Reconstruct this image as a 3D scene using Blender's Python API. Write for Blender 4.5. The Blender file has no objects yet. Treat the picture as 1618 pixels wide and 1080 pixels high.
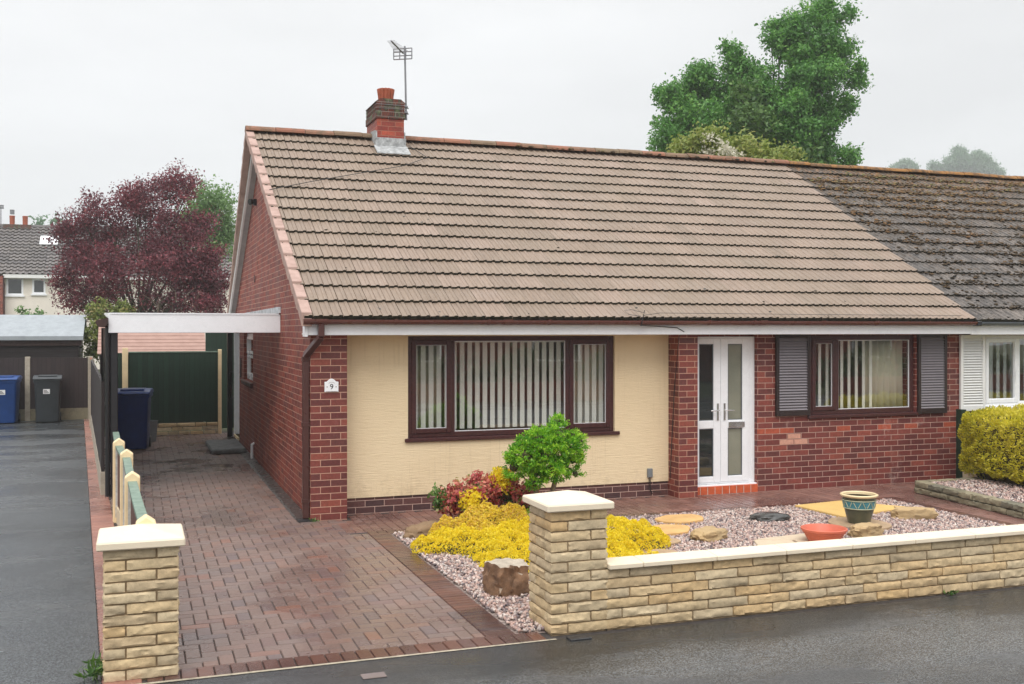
import bpy, bmesh, math, random
import numpy as np
from mathutils import Vector, Matrix, noise as mnoise
random.seed(7); RG = np.random.default_rng(11)
S = bpy.context.scene
COL = S.collection
R = math.radians
HAZE = True

# ------------------------------------------------------------------ materials
class NT:
    def __init__(s, name):
        s.m = bpy.data.materials.new(name); s.m.use_nodes = True
        s.t = s.m.node_tree; s.t.nodes.clear()
        s.out = s.t.nodes.new('ShaderNodeOutputMaterial')
        s._c = {}
    def n(s, typ, **kw):
        nd = s.t.nodes.new('ShaderNode' + typ)
        for k, v in kw.items():
            if hasattr(nd, k): setattr(nd, k, v)
        return nd
    def put(s, sock, v):
        if isinstance(v, bpy.types.NodeSocket): s.t.links.new(v, sock)
        elif v is not None:
            if sock.type == 'RGBA' and not hasattr(v, '__len__'): v = (v, v, v, 1)
            if sock.type == 'RGBA' and len(v) == 3: v = (*v, 1)
            sock.default_value = v
    def coord(s, which='Object'):
        if which not in s._c: s._c[which] = s.n('TexCoord').outputs[which]
        return s._c[which]
    def mapping(s, v, scale=(1, 1, 1), loc=(0, 0, 0), rot=(0, 0, 0)):
        nd = s.n('Mapping'); s.put(nd.inputs[0], v)
        nd.inputs['Scale'].default_value = scale; nd.inputs['Location'].default_value = loc
        nd.inputs['Rotation'].default_value = rot
        return nd.outputs[0]
    def noise(s, scale, detail=4, rough=.55, vec=None, dist=0):
        nd = s.n('TexNoise'); s.put(nd.inputs['Vector'], vec if vec else s.coord())
        nd.inputs['Scale'].default_value = scale; nd.inputs['Detail'].default_value = detail
        nd.inputs['Roughness'].default_value = rough; nd.inputs['Distortion'].default_value = dist
        return nd.outputs[0]
    def voro(s, scale, vec=None, feature='F1', out='Distance'):
        nd = s.n('TexVoronoi', feature=feature); s.put(nd.inputs['Vector'], vec if vec else s.coord())
        nd.inputs['Scale'].default_value = scale
        return nd.outputs[out]
    def ramp(s, fac, stops, interp='LINEAR'):
        nd = s.n('ValToRGB'); s.put(nd.inputs[0], fac); cr = nd.color_ramp; cr.interpolation = interp
        while len(cr.elements) < len(stops): cr.elements.new(.5)
        for e, (p, c) in zip(cr.elements, stops):
            e.position = p
            e.color = (c, c, c, 1) if not hasattr(c, '__len__') else (*c[:3], 1)
        return nd.outputs[0]
    def mix(s, f, a, b, mode='MIX'):
        nd = s.n('Mix', data_type='RGBA', blend_type=mode)
        s.put(nd.inputs[0], f); s.put(nd.inputs[6], a); s.put(nd.inputs[7], b)
        return nd.outputs[2]
    def math(s, op, a, b=None, clamp=False):
        nd = s.n('Math', operation=op, use_clamp=clamp); s.put(nd.inputs[0], a)
        if b is not None: s.put(nd.inputs[1], b)
        return nd.outputs[0]
    def mapr(s, v, a, b, c=0., d=1.):
        nd = s.n('MapRange'); nd.clamp = True; s.put(nd.inputs[0], v)
        for i, x in enumerate((a, b, c, d)): nd.inputs[i + 1].default_value = x
        return nd.outputs[0]
    def attr(s, name='rnd'):
        nd = s.n('Attribute', attribute_name=name); return nd.outputs['Fac']
    def bump(s, h, strength=.4, dist=.01):
        nd = s.n('Bump'); nd.inputs['Strength'].default_value = strength; nd.inputs['Distance'].default_value = dist
        s.put(nd.inputs['Height'], h); return nd.outputs[0]
    def sep(s, v):
        nd = s.n('SeparateXYZ'); s.put(nd.inputs[0], v); return nd.outputs
    def pbr(s, col, rough=.7, normal=None, metal=0, spec=.5, coat=0):
        b = s.n('BsdfPrincipled'); s.put(b.inputs['Base Color'], col); s.put(b.inputs['Roughness'], rough)
        if normal: s.put(b.inputs['Normal'], normal)
        b.inputs['Metallic'].default_value = metal
        s.put(b.inputs['Specular IOR Level'], spec); b.inputs['Coat Weight'].default_value = coat
        s.t.links.new(b.outputs[0], s.out.inputs[0]); s.b = b
        return s.m
M = {}

def hexc(r, g, b):
    f = lambda c: (c / 255 / 12.92) if c <= 10 else ((c / 255 + .055) / 1.055) ** 2.4
    return (f(r), f(g), f(b))

def mat_brick(name, cols, mortar, dark=0.0, special=None, stain=.3, mort_w=.0048, rough=.8):
    n = NT(name)
    br = n.n('TexBrick'); n.put(br.inputs['Vector'], n.coord('UV'))
    br.inputs['Scale'].default_value = 1; br.inputs['Brick Width'].default_value = .225
    br.inputs['Row Height'].default_value = .075; br.inputs['Mortar Size'].default_value = mort_w
    br.inputs['Mortar Smooth'].default_value = .25; br.inputs['Bias'].default_value = 0
    n.put(br.inputs['Color1'], 0.0); n.put(br.inputs['Color2'], 1.0); n.put(br.inputs['Mortar'], .5)
    k = len(cols)
    c = n.ramp(br.outputs['Color'], [(i / k, cc) for i, cc in enumerate(cols)], 'CONSTANT')
    if special:
        xyz = n.sep(n.coord('UV'))
        row = n.math('FLOOR', n.math('DIVIDE', xyz[1], .075))
        isr = n.math('COMPARE', row, float(special[0])); isr.node.inputs[2].default_value = .1
        pick = n.math('GREATER_THAN', br.outputs['Color'], .45)
        c = n.mix(n.math('MULTIPLY', isr, pick), c, special[1])
    nz = n.noise(35, 5, .65); big = n.noise(1.6, 5, .6)
    c = n.mix(.55, c, n.ramp(nz, [(.25, .35), (.55, .9), (.8, 1.35)]), 'MULTIPLY')
    c = n.mix(n.mapr(big, .42, .7, 0, stain), c, (.028, .018, .017))
    mo = n.mix(.5, mortar, n.ramp(n.noise(18, 4), [(.3, .55), (.7, 1.1)]), 'MULTIPLY')
    fac = br.outputs['Fac']
    c = n.mix(fac, c, mo)
    # lime bloom in patches
    bl = n.math('MULTIPLY', n.mapr(n.noise(2.3, 4, .6), .62, .74), n.mapr(n.noise(30, 3), .4, .6))
    c = n.mix(n.math('MULTIPLY', bl, .35), c, (.55, .42, .38))
    h = n.math('ADD', n.math('MULTIPLY', fac, -1.0), n.math('MULTIPLY', nz, .45))
    return n.pbr(c, n.mapr(big, .35, .65, rough, rough - .25), n.bump(h, .7, .006))

BR = [hexc(118, 55, 48), hexc(134, 66, 56), hexc(104, 48, 45), hexc(146, 74, 60), hexc(106, 54, 50), hexc(126, 60, 53)]
M['brick'] = mat_brick('red brick front', BR, hexc(186, 152, 138), stain=.25, special=(10, hexc(176, 84, 58)))
M['brick_pier'] = mat_brick('red brick pier', BR, hexc(194, 152, 130), stain=.2)
M['brick_side'] = mat_brick('red brick gable', [hexc(134, 60, 46), hexc(144, 66, 50), hexc(118, 54, 44), hexc(150, 72, 54), hexc(128, 58, 48)], hexc(182, 140, 120), stain=.3, mort_w=.0042)
M['brick_plinth'] = mat_brick('brown plinth brick', [hexc(88, 54, 52), hexc(100, 62, 58), hexc(78, 50, 50), hexc(108, 66, 60)], hexc(190, 158, 145), stain=.2)
M['brick_chim'] = mat_brick('chimney brick', [hexc(176, 68, 46), hexc(160, 62, 44), hexc(190, 84, 58), hexc(150, 56, 42)], hexc(160, 110, 90), stain=.6)

n = NT('chimney sooty brick')
nz = n.noise(7, 5, .65)
c = n.ramp(nz, [(.34, hexc(40, 37, 35)), (.46, hexc(112, 60, 48)), (.54, hexc(62, 56, 48)), (.64, hexc(98, 104, 74))])
br = n.n('TexBrick'); n.put(br.inputs['Vector'], n.coord('UV'))
for k_, v_ in (('Scale', 1), ('Brick Width', .225), ('Row Height', .075), ('Mortar Size', .005)): br.inputs[k_].default_value = v_
c = n.mix(n.math('MULTIPLY', br.outputs['Fac'], .6), c, (.25, .23, .2))
M['chim_top'] = n.pbr(c, .9, n.bump(n.math('SUBTRACT', nz, br.outputs['Fac']), .6, .01))

n = NT('cream textured render')
v = n.mapping(n.coord(), (2.2, 2.2, 24))
w = n.noise(3.0, 5, .6, v, .6); f = n.noise(120, 3, .6)
c = n.mix(n.mapr(n.noise(1.2, 4), .4, .7, 0, .35), hexc(234, 213, 176), hexc(223, 199, 160))
c = n.mix(n.mapr(w, .56, .66, 0, .18), c, hexc(208, 182, 138))
zc = n.sep(n.coord())[2]
sk = n.noise(1.0, 4, .6, n.mapping(n.coord(), (26, 26, .8)))
c = n.mix(n.math('MULTIPLY', n.mapr(sk, .55, .72, 0, .35), n.mapr(n.noise(1.4, 3), .42, .6)), c, hexc(176, 152, 112))
c = n.mix(n.mapr(n.math('ADD', n.noise(9, 5, .7), n.mapr(zc, .18, .50, .22, 0)), .64, .84, 0, .28), c, hexc(168, 146, 114))
M['render'] = n.pbr(c, .85, n.bump(n.math('ADD', w, n.math('MULTIPLY', f, .25)), .55, .012))

def mat_tile(name, ramp, moss=None, spots=.0):
    n = NT(name)
    c = n.ramp(n.attr(), ramp)
    o = n.coord()
    st = n.noise(14, 4, .6, n.mapping(o, (3.5, .35, .35)))
    c = n.mix(.6, c, n.ramp(st, [(.25, .62), (.55, 1.0), (.8, 1.18)]), 'MULTIPLY')
    c = n.mix(.5, c, n.ramp(n.noise(90, 3, .7), [(.3, .55), (.6, 1.1)]), 'MULTIPLY')
    c = n.mix(n.mapr(n.noise(.7, 5, .6), .42, .66, 0, .3), c, n.mix(.5, c, hexc(120, 112, 92)))
    if spots:
        sp = n.math('LESS_THAN', n.voro(2.6, n.mapping(o, (1, 1, 1), (3, 1, 0))), .055)
        c = n.mix(sp, c, (.05, .045, .035))
    if moss:
        z = n.sep(o)[2]
        up = n.mapr(z, 2.2, 5.1, -.05, .2)
        sp = n.math('ADD', n.noise(9, 6, .75), up)
        c = n.mix(n.mapr(sp, .55, .66, 0, .9), c, moss[0])
        c = n.mix(n.mapr(n.math('ADD', n.noise(16, 5, .7, n.mapping(o, (1, 1, 1), (7, 2, 5))), n.mapr(z, 3.9, 5.2, 0, .2)), .66, .74, 0, .85), c, moss[1])
        c = n.mix(n.mapr(n.noise(24, 5, .75, n.mapping(o, (2.2, .8, .8), (3, 3, 3))), .6, .68, 0, .7), c, hexc(150, 144, 136))
        c = n.mix(n.mapr(n.noise(13, 6, .8), .50, .60, 0, .92), c, (.018, .017, .014))
        c = n.mix(n.mapr(n.noise(3.2, 6, .8, n.mapping(o, (2.4, 1, 1), (1, 8, 3))), .46, .60, 0, .72), c, (.03, .026, .022))
        c = n.mix(n.mapr(n.noise(9, 6, .8, n.mapping(o, (3, .7, .7), (6, 3, 3))), .56, .66, 0, .6), c, hexc(148, 140, 134))
    return n.pbr(c, n.mapr(n.noise(3, 3), .3, .7, .75, .5), n.bump(n.noise(70, 4, .7), .35 if not moss else .8, .006))
M['tile'] = mat_tile('tan concrete roof tile', [(0, hexc(134, 117, 101)), (.3, hexc(141, 123, 107)), (.55, hexc(147, 128, 112)), (.8, hexc(137, 119, 104)), (1, hexc(152, 132, 117))], spots=1)
M['tile_old'] = mat_tile('mossy grey roof tile', [(0, hexc(84, 78, 74)), (.5, hexc(104, 96, 90)), (1, hexc(124, 114, 106))], moss=(hexc(84, 68, 50), hexc(142, 100, 58)))
M['tile_far'] = mat_tile('grey pantile', [(0, hexc(92, 88, 88)), (1, hexc(116, 110, 108))])
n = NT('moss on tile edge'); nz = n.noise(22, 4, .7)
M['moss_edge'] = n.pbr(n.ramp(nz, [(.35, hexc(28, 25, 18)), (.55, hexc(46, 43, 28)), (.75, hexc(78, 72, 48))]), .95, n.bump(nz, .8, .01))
n = NT('terracotta ridge tile'); nz = n.noise(7, 5, .7)
c = n.ramp(n.attr(), [(0, hexc(138, 90, 70)), (.35, hexc(148, 100, 78)), (.7, hexc(130, 100, 80)), (1, hexc(118, 106, 84))])
c = n.mix(n.mapr(nz, .46, .62, 0, .8), c, hexc(98, 82, 62))
M['ridge'] = n.pbr(c, .85, n.bump(n.noise(60, 4), .4, .006))
n = NT('mossy ridge tile'); nz = n.noise(9, 5, .75)
M['ridge_old'] = n.pbr(n.ramp(nz, [(.3, hexc(64, 54, 42)), (.48, hexc(118, 88, 58)), (.6, hexc(160, 112, 58)), (.72, hexc(100, 92, 62))]), .95, n.bump(n.noise(40, 4), .8, .012))
n = NT('pink verge tile')
c = n.mix(n.mapr(n.noise(6, 4), .4, .7), hexc(178, 150, 139), hexc(156, 128, 117))
M['verge'] = n.pbr(c, .8, n.bump(n.noise(70, 3), .3, .004))

def plain(name, col, rough=.5, bumpy=0, var=.12, scale=6, metal=0, dirt=0, spec=.5, bscale=60):
    n = NT(name); nz = n.noise(scale, 5, .6)
    lo = tuple(max(0, x * (1 - var)) for x in col); hi = tuple(min(1, x * (1 + var)) for x in col)
    c = n.ramp(nz, [(.3, lo), (.7, hi)])
    if dirt: c = n.mix(n.mapr(n.noise(scale * 2.3, 6, .7), .5, .75, 0, dirt), c, (.09, .08, .06))
    nm = n.bump(n.noise(bscale, 4, .6), bumpy, .006) if bumpy else None
    M[name] = n.pbr(c, n.mapr(nz, .3, .7, min(1, rough + .08), max(.04, rough - .08)), nm, metal, spec)
    return M[name]
plain('white_upvc', (.86, .87, .89), .3, var=.03, dirt=.06)
plain('white_board', (.78, .78, .76), .45, var=.05, dirt=.15)
plain('soffit_grey', (.40, .39, .38), .7, .2)
plain('rosewood', hexc(70, 38, 38), .35, .12, var=.3, scale=30)
plain('brown_plastic', hexc(104, 66, 60), .3, var=.08)
plain('brown_pipe', hexc(76, 46, 42), .32, var=.1)
plain('grey_gutter', hexc(92, 98, 104), .35)
plain('black_plastic', (.012, .012, .013), .35)
plain('black_paint', (.014, .013, .015), .4, .3, var=.3, scale=12)
plain('lead', (.42, .44, .46), .5, .5, var=.35, scale=9, bscale=12)
plain('cement', (.52, .51, .47), .9, .6, var=.25, scale=12, dirt=.3, bscale=40)
plain('chimney_pot', hexc(166, 88, 62), .8, .3, var=.25, scale=14, dirt=.4)
plain('steel', (.26, .26, .27), .35, metal=.8, scale=20)
plain('chrome', (.7, .7, .7), .18, metal=1)
plain('cream_concrete', hexc(222, 208, 184), .75, .25, var=.05, scale=5, dirt=.05, bscale=90)
plain('cream_post', hexc(232, 208, 166), .7, .2, var=.08, dirt=.12)
plain('stone_slab', hexc(206, 164, 106), .75, .5, var=.22, scale=4, dirt=.2, bscale=25)
plain('stone_slab_grey', hexc(168, 142, 112), .7, .5, var=.25, scale=5, dirt=.3, bscale=25)
plain('flag_pale', hexc(196, 178, 152), .7, .4, var=.12, scale=4, dirt=.2)
plain('yellow_slab', hexc(208, 172, 104), .75, .25, var=.1, scale=3, dirt=.1)
plain('quarry_tile', hexc(196, 90, 52), .5, .25, var=.2, scale=14, dirt=.12)
plain('terracotta_plastic', hexc(198, 102, 76), .5, .06, var=.1)
plain('concrete_post', hexc(166, 156, 140), .9, .5, var=.2, scale=7, dirt=.35)
plain('gravel_board', hexc(206, 190, 160), .85, .4, var=.15, dirt=.25)
plain('pale_render', hexc(226, 218, 206), .9, .4, var=.06, scale=1.5, dirt=.08)
plain('grey_felt', hexc(150, 156, 160), .75, .3, var=.1)
plain('pink_board', hexc(160, 128, 116), .7, .1, var=.08)
plain('orange_wood', hexc(150, 84, 50), .7, .4, var=.2, scale=20)
plain('blue_bin', hexc(20, 62, 122), .42, .1, var=.12)
plain('navy_bin', hexc(26, 54, 118), .4, .1, var=.12)
plain('grey_bin', hexc(52, 57, 60), .5, .1, var=.12)
plain('grey_bucket', hexc(120, 124, 126), .5, .1)
plain('sticker', (.75, .75, .74), .5)
plain('ink', (.02, .02, .022), .5)
plain('step_grey', hexc(96, 98, 98), .6, .6, var=.25, scale=10, bscale=30)
plain('blind', hexc(226, 226, 208), .8, var=.04)

def mat_cloth(name, col, tr_):
    n = NT(name); d_ = n.n('BsdfDiffuse'); d_.inputs[0].default_value = (*col, 1); t2 = n.n('BsdfTranslucent'); t2.inputs[0].default_value = (*col, 1)
    mxx = n.n('MixShader'); mxx.inputs[0].default_value = tr_; n.t.links.new(d_.outputs[0], mxx.inputs[1]); n.t.links.new(t2.outputs[0], mxx.inputs[2]); n.t.links.new(mxx.outputs[0], n.out.inputs[0]); M[name] = n.m
mat_cloth('blind', (.95, .95, .88), .25); mat_cloth('curtain', (.80, .77, .62), .2)
plain('room', hexc(196, 172, 154), .9)
plain('shutter_brown', hexc(44, 32, 31), .4, .1, var=.15)
plain('shutter_grey', hexc(134, 128, 132), .45, var=.06)
plain('shutter_white', hexc(228, 228, 226), .5, var=.04, dirt=.05)
plain('cable', (.02, .02, .02), .5)
plain('bark', hexc(70, 64, 50), .95, .9, var=.4, scale=8, bscale=20)
plain('twig', hexc(124, 108, 96), .9, .5, var=.3)
plain('iron', (.03, .03, .032), .5, .6, var=.4, scale=30)
plain('wood_stain_brown', hexc(58, 36, 30), .6, .3, var=.3, scale=14)
plain('rail_green', hexc(112, 132, 117), .55, .3, var=.2, scale=12, dirt=.2)
plain('reveal_dark', (.05, .03, .028), .6)

def mat_boards(name, col, pitch=.1, axis=0, var=.35):
    n = NT(name); x = n.sep(n.coord('UV'))[axis]
    t = n.math('DIVIDE', x, pitch); fr = n.math('FRACT', t)
    idn = n.n('TexWhiteNoise', noise_dimensions='1D'); n.put(idn.inputs['W'], n.math('FLOOR', t))
    sc = (30, 1.5, 1) if axis == 0 else (1.5, 30, 1)
    gr = n.noise(3, 5, .65, n.mapping(n.coord('UV'), sc))
    v = n.math('ADD', n.math('MULTIPLY', idn.outputs[0], .4), n.math('MULTIPLY', gr, .6))
    c = n.ramp(v, [(.2, tuple(k * (1 - var) for k in col)), (.8, tuple(k * (1 + var) for k in col))])
    gap = n.math('LESS_THAN', fr, .06)
    c = n.mix(gap, c, tuple(k * .25 for k in col))
    return n.pbr(c, n.mapr(gr, .3, .7, .7, .45), n.bump(n.math('ADD', fr, n.math('MULTIPLY', gr, .2)), .6, .012))
M['green_boards'] = mat_boards('green stained fence boards', hexc(30, 54, 40), .1)
M['brown_boards'] = mat_boards('brown stained fence boards', hexc(40, 28, 26), .1)
M['red_boards'] = mat_boards('red brown fence boards', hexc(92, 54, 44), .1)
M['shed_boards'] = mat_boards('dark brown shiplap', hexc(42, 34, 33), .12, axis=1)

n = NT('window glass')
fr = n.n('LayerWeight'); fr.inputs[0].default_value = .5
fsn = n.math('ADD', n.math('MULTIPLY', n.math('POWER', fr.outputs['Facing'], 5.0), .9), .11)
tr = n.n('BsdfTransparent'); tr.inputs[0].default_value = (.985, .99, .988, 1)
gl = n.n('BsdfGlossy'); gl.inputs['Roughness'].default_value = .0; gl.inputs[0].default_value = (1, 1, 1, 1)
wv = n.noise(1.3, 2); nb = n.bump(wv, .04, .02); n.put(gl.inputs['Normal'], nb)
mx = n.n('MixShader'); n.put(mx.inputs[0], fsn)
n.t.links.new(tr.outputs[0], mx.inputs[1]); n.t.links.new(gl.outputs[0], mx.inputs[2]); n.t.links.new(mx.outputs[0], n.out.inputs[0])
M['glass'] = n.m
n = NT('obscured door glass'); nz = n.noise(45, 3, .6)
M['glass_obscure'] = n.pbr(n.ramp(n.noise(2, 3), [(.3, hexc(118, 120, 106)), (.7, hexc(140, 140, 124))]), .12, n.bump(nz, .35, .006), spec=.8)
n = NT('dark glass')
M['glass_dark'] = n.pbr((.02, .025, .025), .03, None, spec=.9)

# paving blocks
def mat_paver(name, ramp, wet=.35, dark=(.05, .03, .03), wscale=.7, rough=(.55, .16)):
    n = NT(name); c = n.ramp(n.attr(), ramp)
    nz = n.noise(55, 5, .7)
    c = n.mix(.6, c, n.ramp(nz, [(.25, .5), (.55, 1.0), (.8, 1.35)]), 'MULTIPLY')
    w = n.noise(wscale, 5, .6, n.mapping(n.coord(), (1, 1, 1), (4.2, 1.7, 0)))
    c = n.mix(n.mapr(w, .44, .62, 0, wet), c, dark)
    c = n.mix(n.mapr(n.noise(2.6, 5, .7), .56, .72, 0, .4), c, hexc(120, 112, 110))
    return n.pbr(c, n.mapr(w, .42, .6, *rough), n.bump(nz, .35, .004))
M['paver'] = mat_paver('brindle block paving', [(0, hexc(116, 97, 90)), (.3, hexc(127, 106, 97)), (.55, hexc(122, 105, 99)), (.75, hexc(131, 104, 93)), (.9, hexc(110, 96, 94)), (1, hexc(137, 101, 87))], wet=.22)
M['paver_red'] = mat_paver('red path paving', [(0, hexc(124, 90, 80)), (.5, hexc(134, 98, 88)), (1, hexc(144, 106, 94))], wet=.5)
M['paver_dark'] = mat_paver('dark brindle edging block', [(0, hexc(84, 58, 52)), (.4, hexc(100, 68, 58)), (.7, hexc(112, 74, 60)), (1, hexc(78, 58, 58))], wet=.5, rough=(.4, .1), dark=(.025, .017, .017))
M['paver_strip'] = mat_paver('salmon edging brick', [(0, hexc(156, 108, 94)), (.5, hexc(170, 122, 106)), (1, hexc(146, 100, 88))], wet=.3)
n = NT('jointing sand'); M['sand'] = n.pbr(n.ramp(n.noise(40, 4), [(.3, (.025, .02, .018)), (.7, (.06, .05, .045))]), .9)

def mat_tarmac(name, base, speck, wet, rough, wscale=.5, dk=.45, damp=None):
    n = NT(name); o = n.coord()
    sp = n.voro(140, o, out='Color'); spv = n.n('SeparateColor'); n.put(spv.inputs[0], sp)
    c = n.mix(n.mapr(spv.outputs[0], .3, 1, 0, 1), tuple(k * .7 for k in base), speck)
    big = n.noise(wscale, 6, .62, n.mapping(o, (.55, 1.25, 1)), .4)
    c = n.mix(n.mapr(big, .45, .6, 0, dk), c, tuple(k * .35 for k in base))
    c = n.mix(n.mapr(n.noise(2.2, 5, .65), .55, .75, 0, .3), c, hexc(104, 103, 100))
    if damp:
        g_ = n.mapr(n.sep(o)[1], damp[0], damp[1], 0, .34)
        dm = n.mapr(n.math('ADD', n.noise(1.1, 5, .65, n.mapping(o, (.6, 1.6, 1), (2, 5, 0))), g_), .58, .74, 0, .62)
        c = n.mix(dm, c, tuple(k * .22 for k in base))
    sp2 = n.math('LESS_THAN', n.voro(2.1, n.mapping(o, (1, 1, 1), (5, 2, 0))), .018)
    c = n.mix(sp2, c, (.012, .012, .012))
    h = n.math('ADD', n.voro(140, o), n.math('MULTIPLY', n.noise(4, 3), .06))
    w = n.noise(wscale * 1.6, 4, .6, n.mapping(o, (.5, 1.3, 1), (9, 3, 0)))
    return n.pbr(c, n.mapr(w, .4, .62, *rough), n.bump(h, wet, .004), spec=.5)
M['tarmac'] = mat_tarmac('wet pavement tarmac', hexc(66, 68, 70), hexc(118, 120, 121), .4, (.38, .09), dk=.55, damp=(-6.1, -4.95))
M['tarmac_drive'] = mat_tarmac('wet black driveway tarmac', hexc(46, 49, 51), hexc(90, 94, 96), .4, (.4, .12), .45, .4)
M['road'] = mat_tarmac('road asphalt', hexc(80, 80, 80), hexc(110, 110, 108), .3, (.5, .25))
n = NT('soil ground'); M['soil'] = n.pbr(n.ramp(n.noise(2, 6), [(.3, hexc(70, 62, 48)), (.6, hexc(74, 84, 46)), (.8, hexc(92, 100, 58))]), .95)
n = NT('gravel bed'); v_ = n.voro(55, out='Color'); sc_ = n.n('SeparateColor'); n.put(sc_.inputs[0], v_)
M['gravel_bed'] = n.pbr(n.ramp(sc_.outputs[0], [(0, (.09, .07, .06)), (.5, (.2, .15, .13)), (1, (.35, .28, .25))]), .9, n.bump(n.voro(55), .8, .01))
n = NT('pink grey gravel'); nz = n.noise(120, 3)
c = n.ramp(n.attr(), [(0, hexc(214, 198, 188)), (.17, hexc(186, 154, 142)), (.34, hexc(164, 138, 130)), (.5, hexc(132, 114, 112)), (.62, hexc(178, 166, 160)), (.74, hexc(106, 94, 95)), (.86, hexc(200, 172, 160)), (1, hexc(146, 110, 100))], 'CONSTANT')
M['gravel'] = n.pbr(n.mix(.5, c, n.ramp(nz, [(.3, .6), (.7, 1.15)]), 'MULTIPLY'), .5)

def mat_stone(name, cols, dirt=(.09, .075, .05), dz=.5, bs=22, rough=.85):
    n = NT(name); c = n.ramp(n.attr(), [(i / (len(cols) - 1), k) for i, k in enumerate(cols)])
    nz = n.noise(bs, 6, .7); b2 = n.noise(4.5, 5, .65)
    c = n.mix(.6, c, n.ramp(nz, [(.25, .55), (.5, .95), (.75, 1.25)]), 'MULTIPLY')
    c = n.mix(n.mapr(b2, .5, .7, 0, dz), c, dirt)
    c = n.mix(n.mapr(n.noise(60, 4, .7), .62, .72, 0, .5), c, dirt)
    return n.pbr(c, rough, n.bump(nz, .6, .012))
M['walling'] = mat_stone('buff split walling', [hexc(200, 175, 134), hexc(208, 186, 148), hexc(204, 172, 124), hexc(186, 168, 138), hexc(214, 194, 158), hexc(176, 158, 128)], dirt=(.13, .095, .06), dz=.4)
M['walling_grey'] = mat_stone('weathered edging stone', [hexc(128, 120, 98), hexc(148, 138, 112), hexc(112, 108, 92)], dirt=(.04, .042, .025), dz=.6)
plain('mortar_buff', hexc(140, 120, 92), .95, .6, var=.25, scale=14)
M['rock_brown'] = mat_stone('brown boulder', [hexc(140, 116, 88), hexc(128, 100, 72)], dirt=(.07, .05, .035), bs=9)
M['rock_tan'] = mat_stone('tan rock', [hexc(186, 158, 116), hexc(170, 144, 104)], bs=10)
M['rock_dark'] = mat_stone('wet dark slate rock', [hexc(66, 68, 68), hexc(84, 80, 74)], dirt=(.02, .022, .022), bs=8, rough=.25)
M['rock_grey'] = mat_stone('grey purple rock', [hexc(132, 118, 112), hexc(112, 100, 98)], bs=9)
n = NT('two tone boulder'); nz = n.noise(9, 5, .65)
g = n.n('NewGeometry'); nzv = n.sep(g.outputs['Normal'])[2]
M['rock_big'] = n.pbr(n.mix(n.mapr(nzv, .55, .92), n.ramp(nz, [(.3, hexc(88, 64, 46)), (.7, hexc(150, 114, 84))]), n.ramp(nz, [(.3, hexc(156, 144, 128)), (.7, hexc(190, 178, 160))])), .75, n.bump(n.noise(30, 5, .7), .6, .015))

def mat_leaf(name, stops, trans=.3, rough=.5):
    n = NT(name); c = n.ramp(n.attr(), stops)
    b = n.n('BsdfPrincipled'); n.put(b.inputs['Base Color'], c); b.inputs['Roughness'].default_value = rough
    t = n.n('BsdfTranslucent'); n.put(t.inputs[0], c)
    mx = n.n('MixShader'); mx.inputs[0].default_value = trans
    n.t.links.new(b.outputs[0], mx.inputs[1]); n.t.links.new(t.outputs[0], mx.inputs[2]); n.t.links.new(mx.outputs[0], n.out.inputs[0])
    return n.m
M['leaf_oak'] = mat_leaf('oak leaf', [(0, (.05, .15, .03)), (.5, (.11, .29, .055)), (.85, (.19, .41, .08)), (1, (.32, .52, .11))], .4)
M['leaf_oak_y'] = mat_leaf('young oak leaf', [(0, (.05, .13, .03)), (1, (.15, .26, .05))])
M['leaf_purple'] = mat_leaf('purple plum leaf', [(0, (.06, .020, .028)), (.5, (.165, .040, .055)), (.8, (.31, .07, .09)), (1, (.44, .16, .15))], .4)
M['leaf_green'] = mat_leaf('light green leaf', [(0, (.10, .22, .06)), (1, (.28, .42, .16))], .45)
M['leaf_hedge'] = mat_leaf('yellow green hedge leaf', [(0, (.10, .15, .03)), (.6, (.2, .24, .05)), (1, (.34, .26, .09))])
M['leaf_elder'] = mat_leaf('elder leaf', [(0, (.15, .22, .04)), (.6, (.30, .36, .08)), (1, (.46, .42, .14))], .4)
M['flower_white'] = mat_leaf('elder flower', [(0, (.55, .52, .38)), (1, (.75, .72, .6))])
M['leaf_cypress'] = mat_leaf('bright cypress spray', [(0, (.04, .16, .012)), (.3, (.13, .40, .02)), (.65, (.33, .64, .035)), (1, (.64, .84, .09))], .45)
M['leaf_heath'] = mat_leaf('golden heather tip', [(0, (.74, .53, .02)), (.4, (.92, .75, .03)), (.85, (.95, .82, .06)), (1, (.72, .66, .06))], .5)
M['leaf_heath_o'] = mat_leaf('amber heather tip', [(0, (.58, .34, .08)), (.3, (.80, .56, .12)), (.6, (.92, .78, .05)), (1, (.84, .62, .18))], .45)
M['leaf_heath_g'] = mat_leaf('lime heather tip', [(0, (.07, .17, .015)), (.5, (.22, .32, .02)), (1, (.55, .58, .04))], .2)
M['leaf_red'] = mat_leaf('red berberis leaf', [(0, (.26, .04, .045)), (.42, (.54, .10, .10)), (.70, (.74, .28, .20)), (.86, (.24, .34, .08)), (1, (.62, .52, .12))], .35)
M['leaf_gold'] = mat_leaf('golden privet cypress tip', [(0, (.20, .26, .015)), (.25, (.54, .50, .03)), (.6, (.84, .74, .06)), (1, (.95, .84, .22))], .45)
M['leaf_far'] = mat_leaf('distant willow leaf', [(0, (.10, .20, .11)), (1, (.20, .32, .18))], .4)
M['leaf_dark'] = mat_leaf('dark hedge leaf', [(0, (.02, .05, .012)), (1, (.07, .13, .03))])
n = NT('shrub interior twig'); M['shrub_core'] = n.pbr(n.ramp(n.noise(25, 4), [(.3, (.03, .03, .012)), (.7, (.09, .07, .03))]), .95)
n = NT('glazed pot'); nz = n.noise(8, 4)
M['pot_green'] = n.pbr(n.ramp(nz, [(.3, hexc(62, 66, 52)), (.7, hexc(88, 88, 68))]), .25, None, coat=.3)
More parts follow.
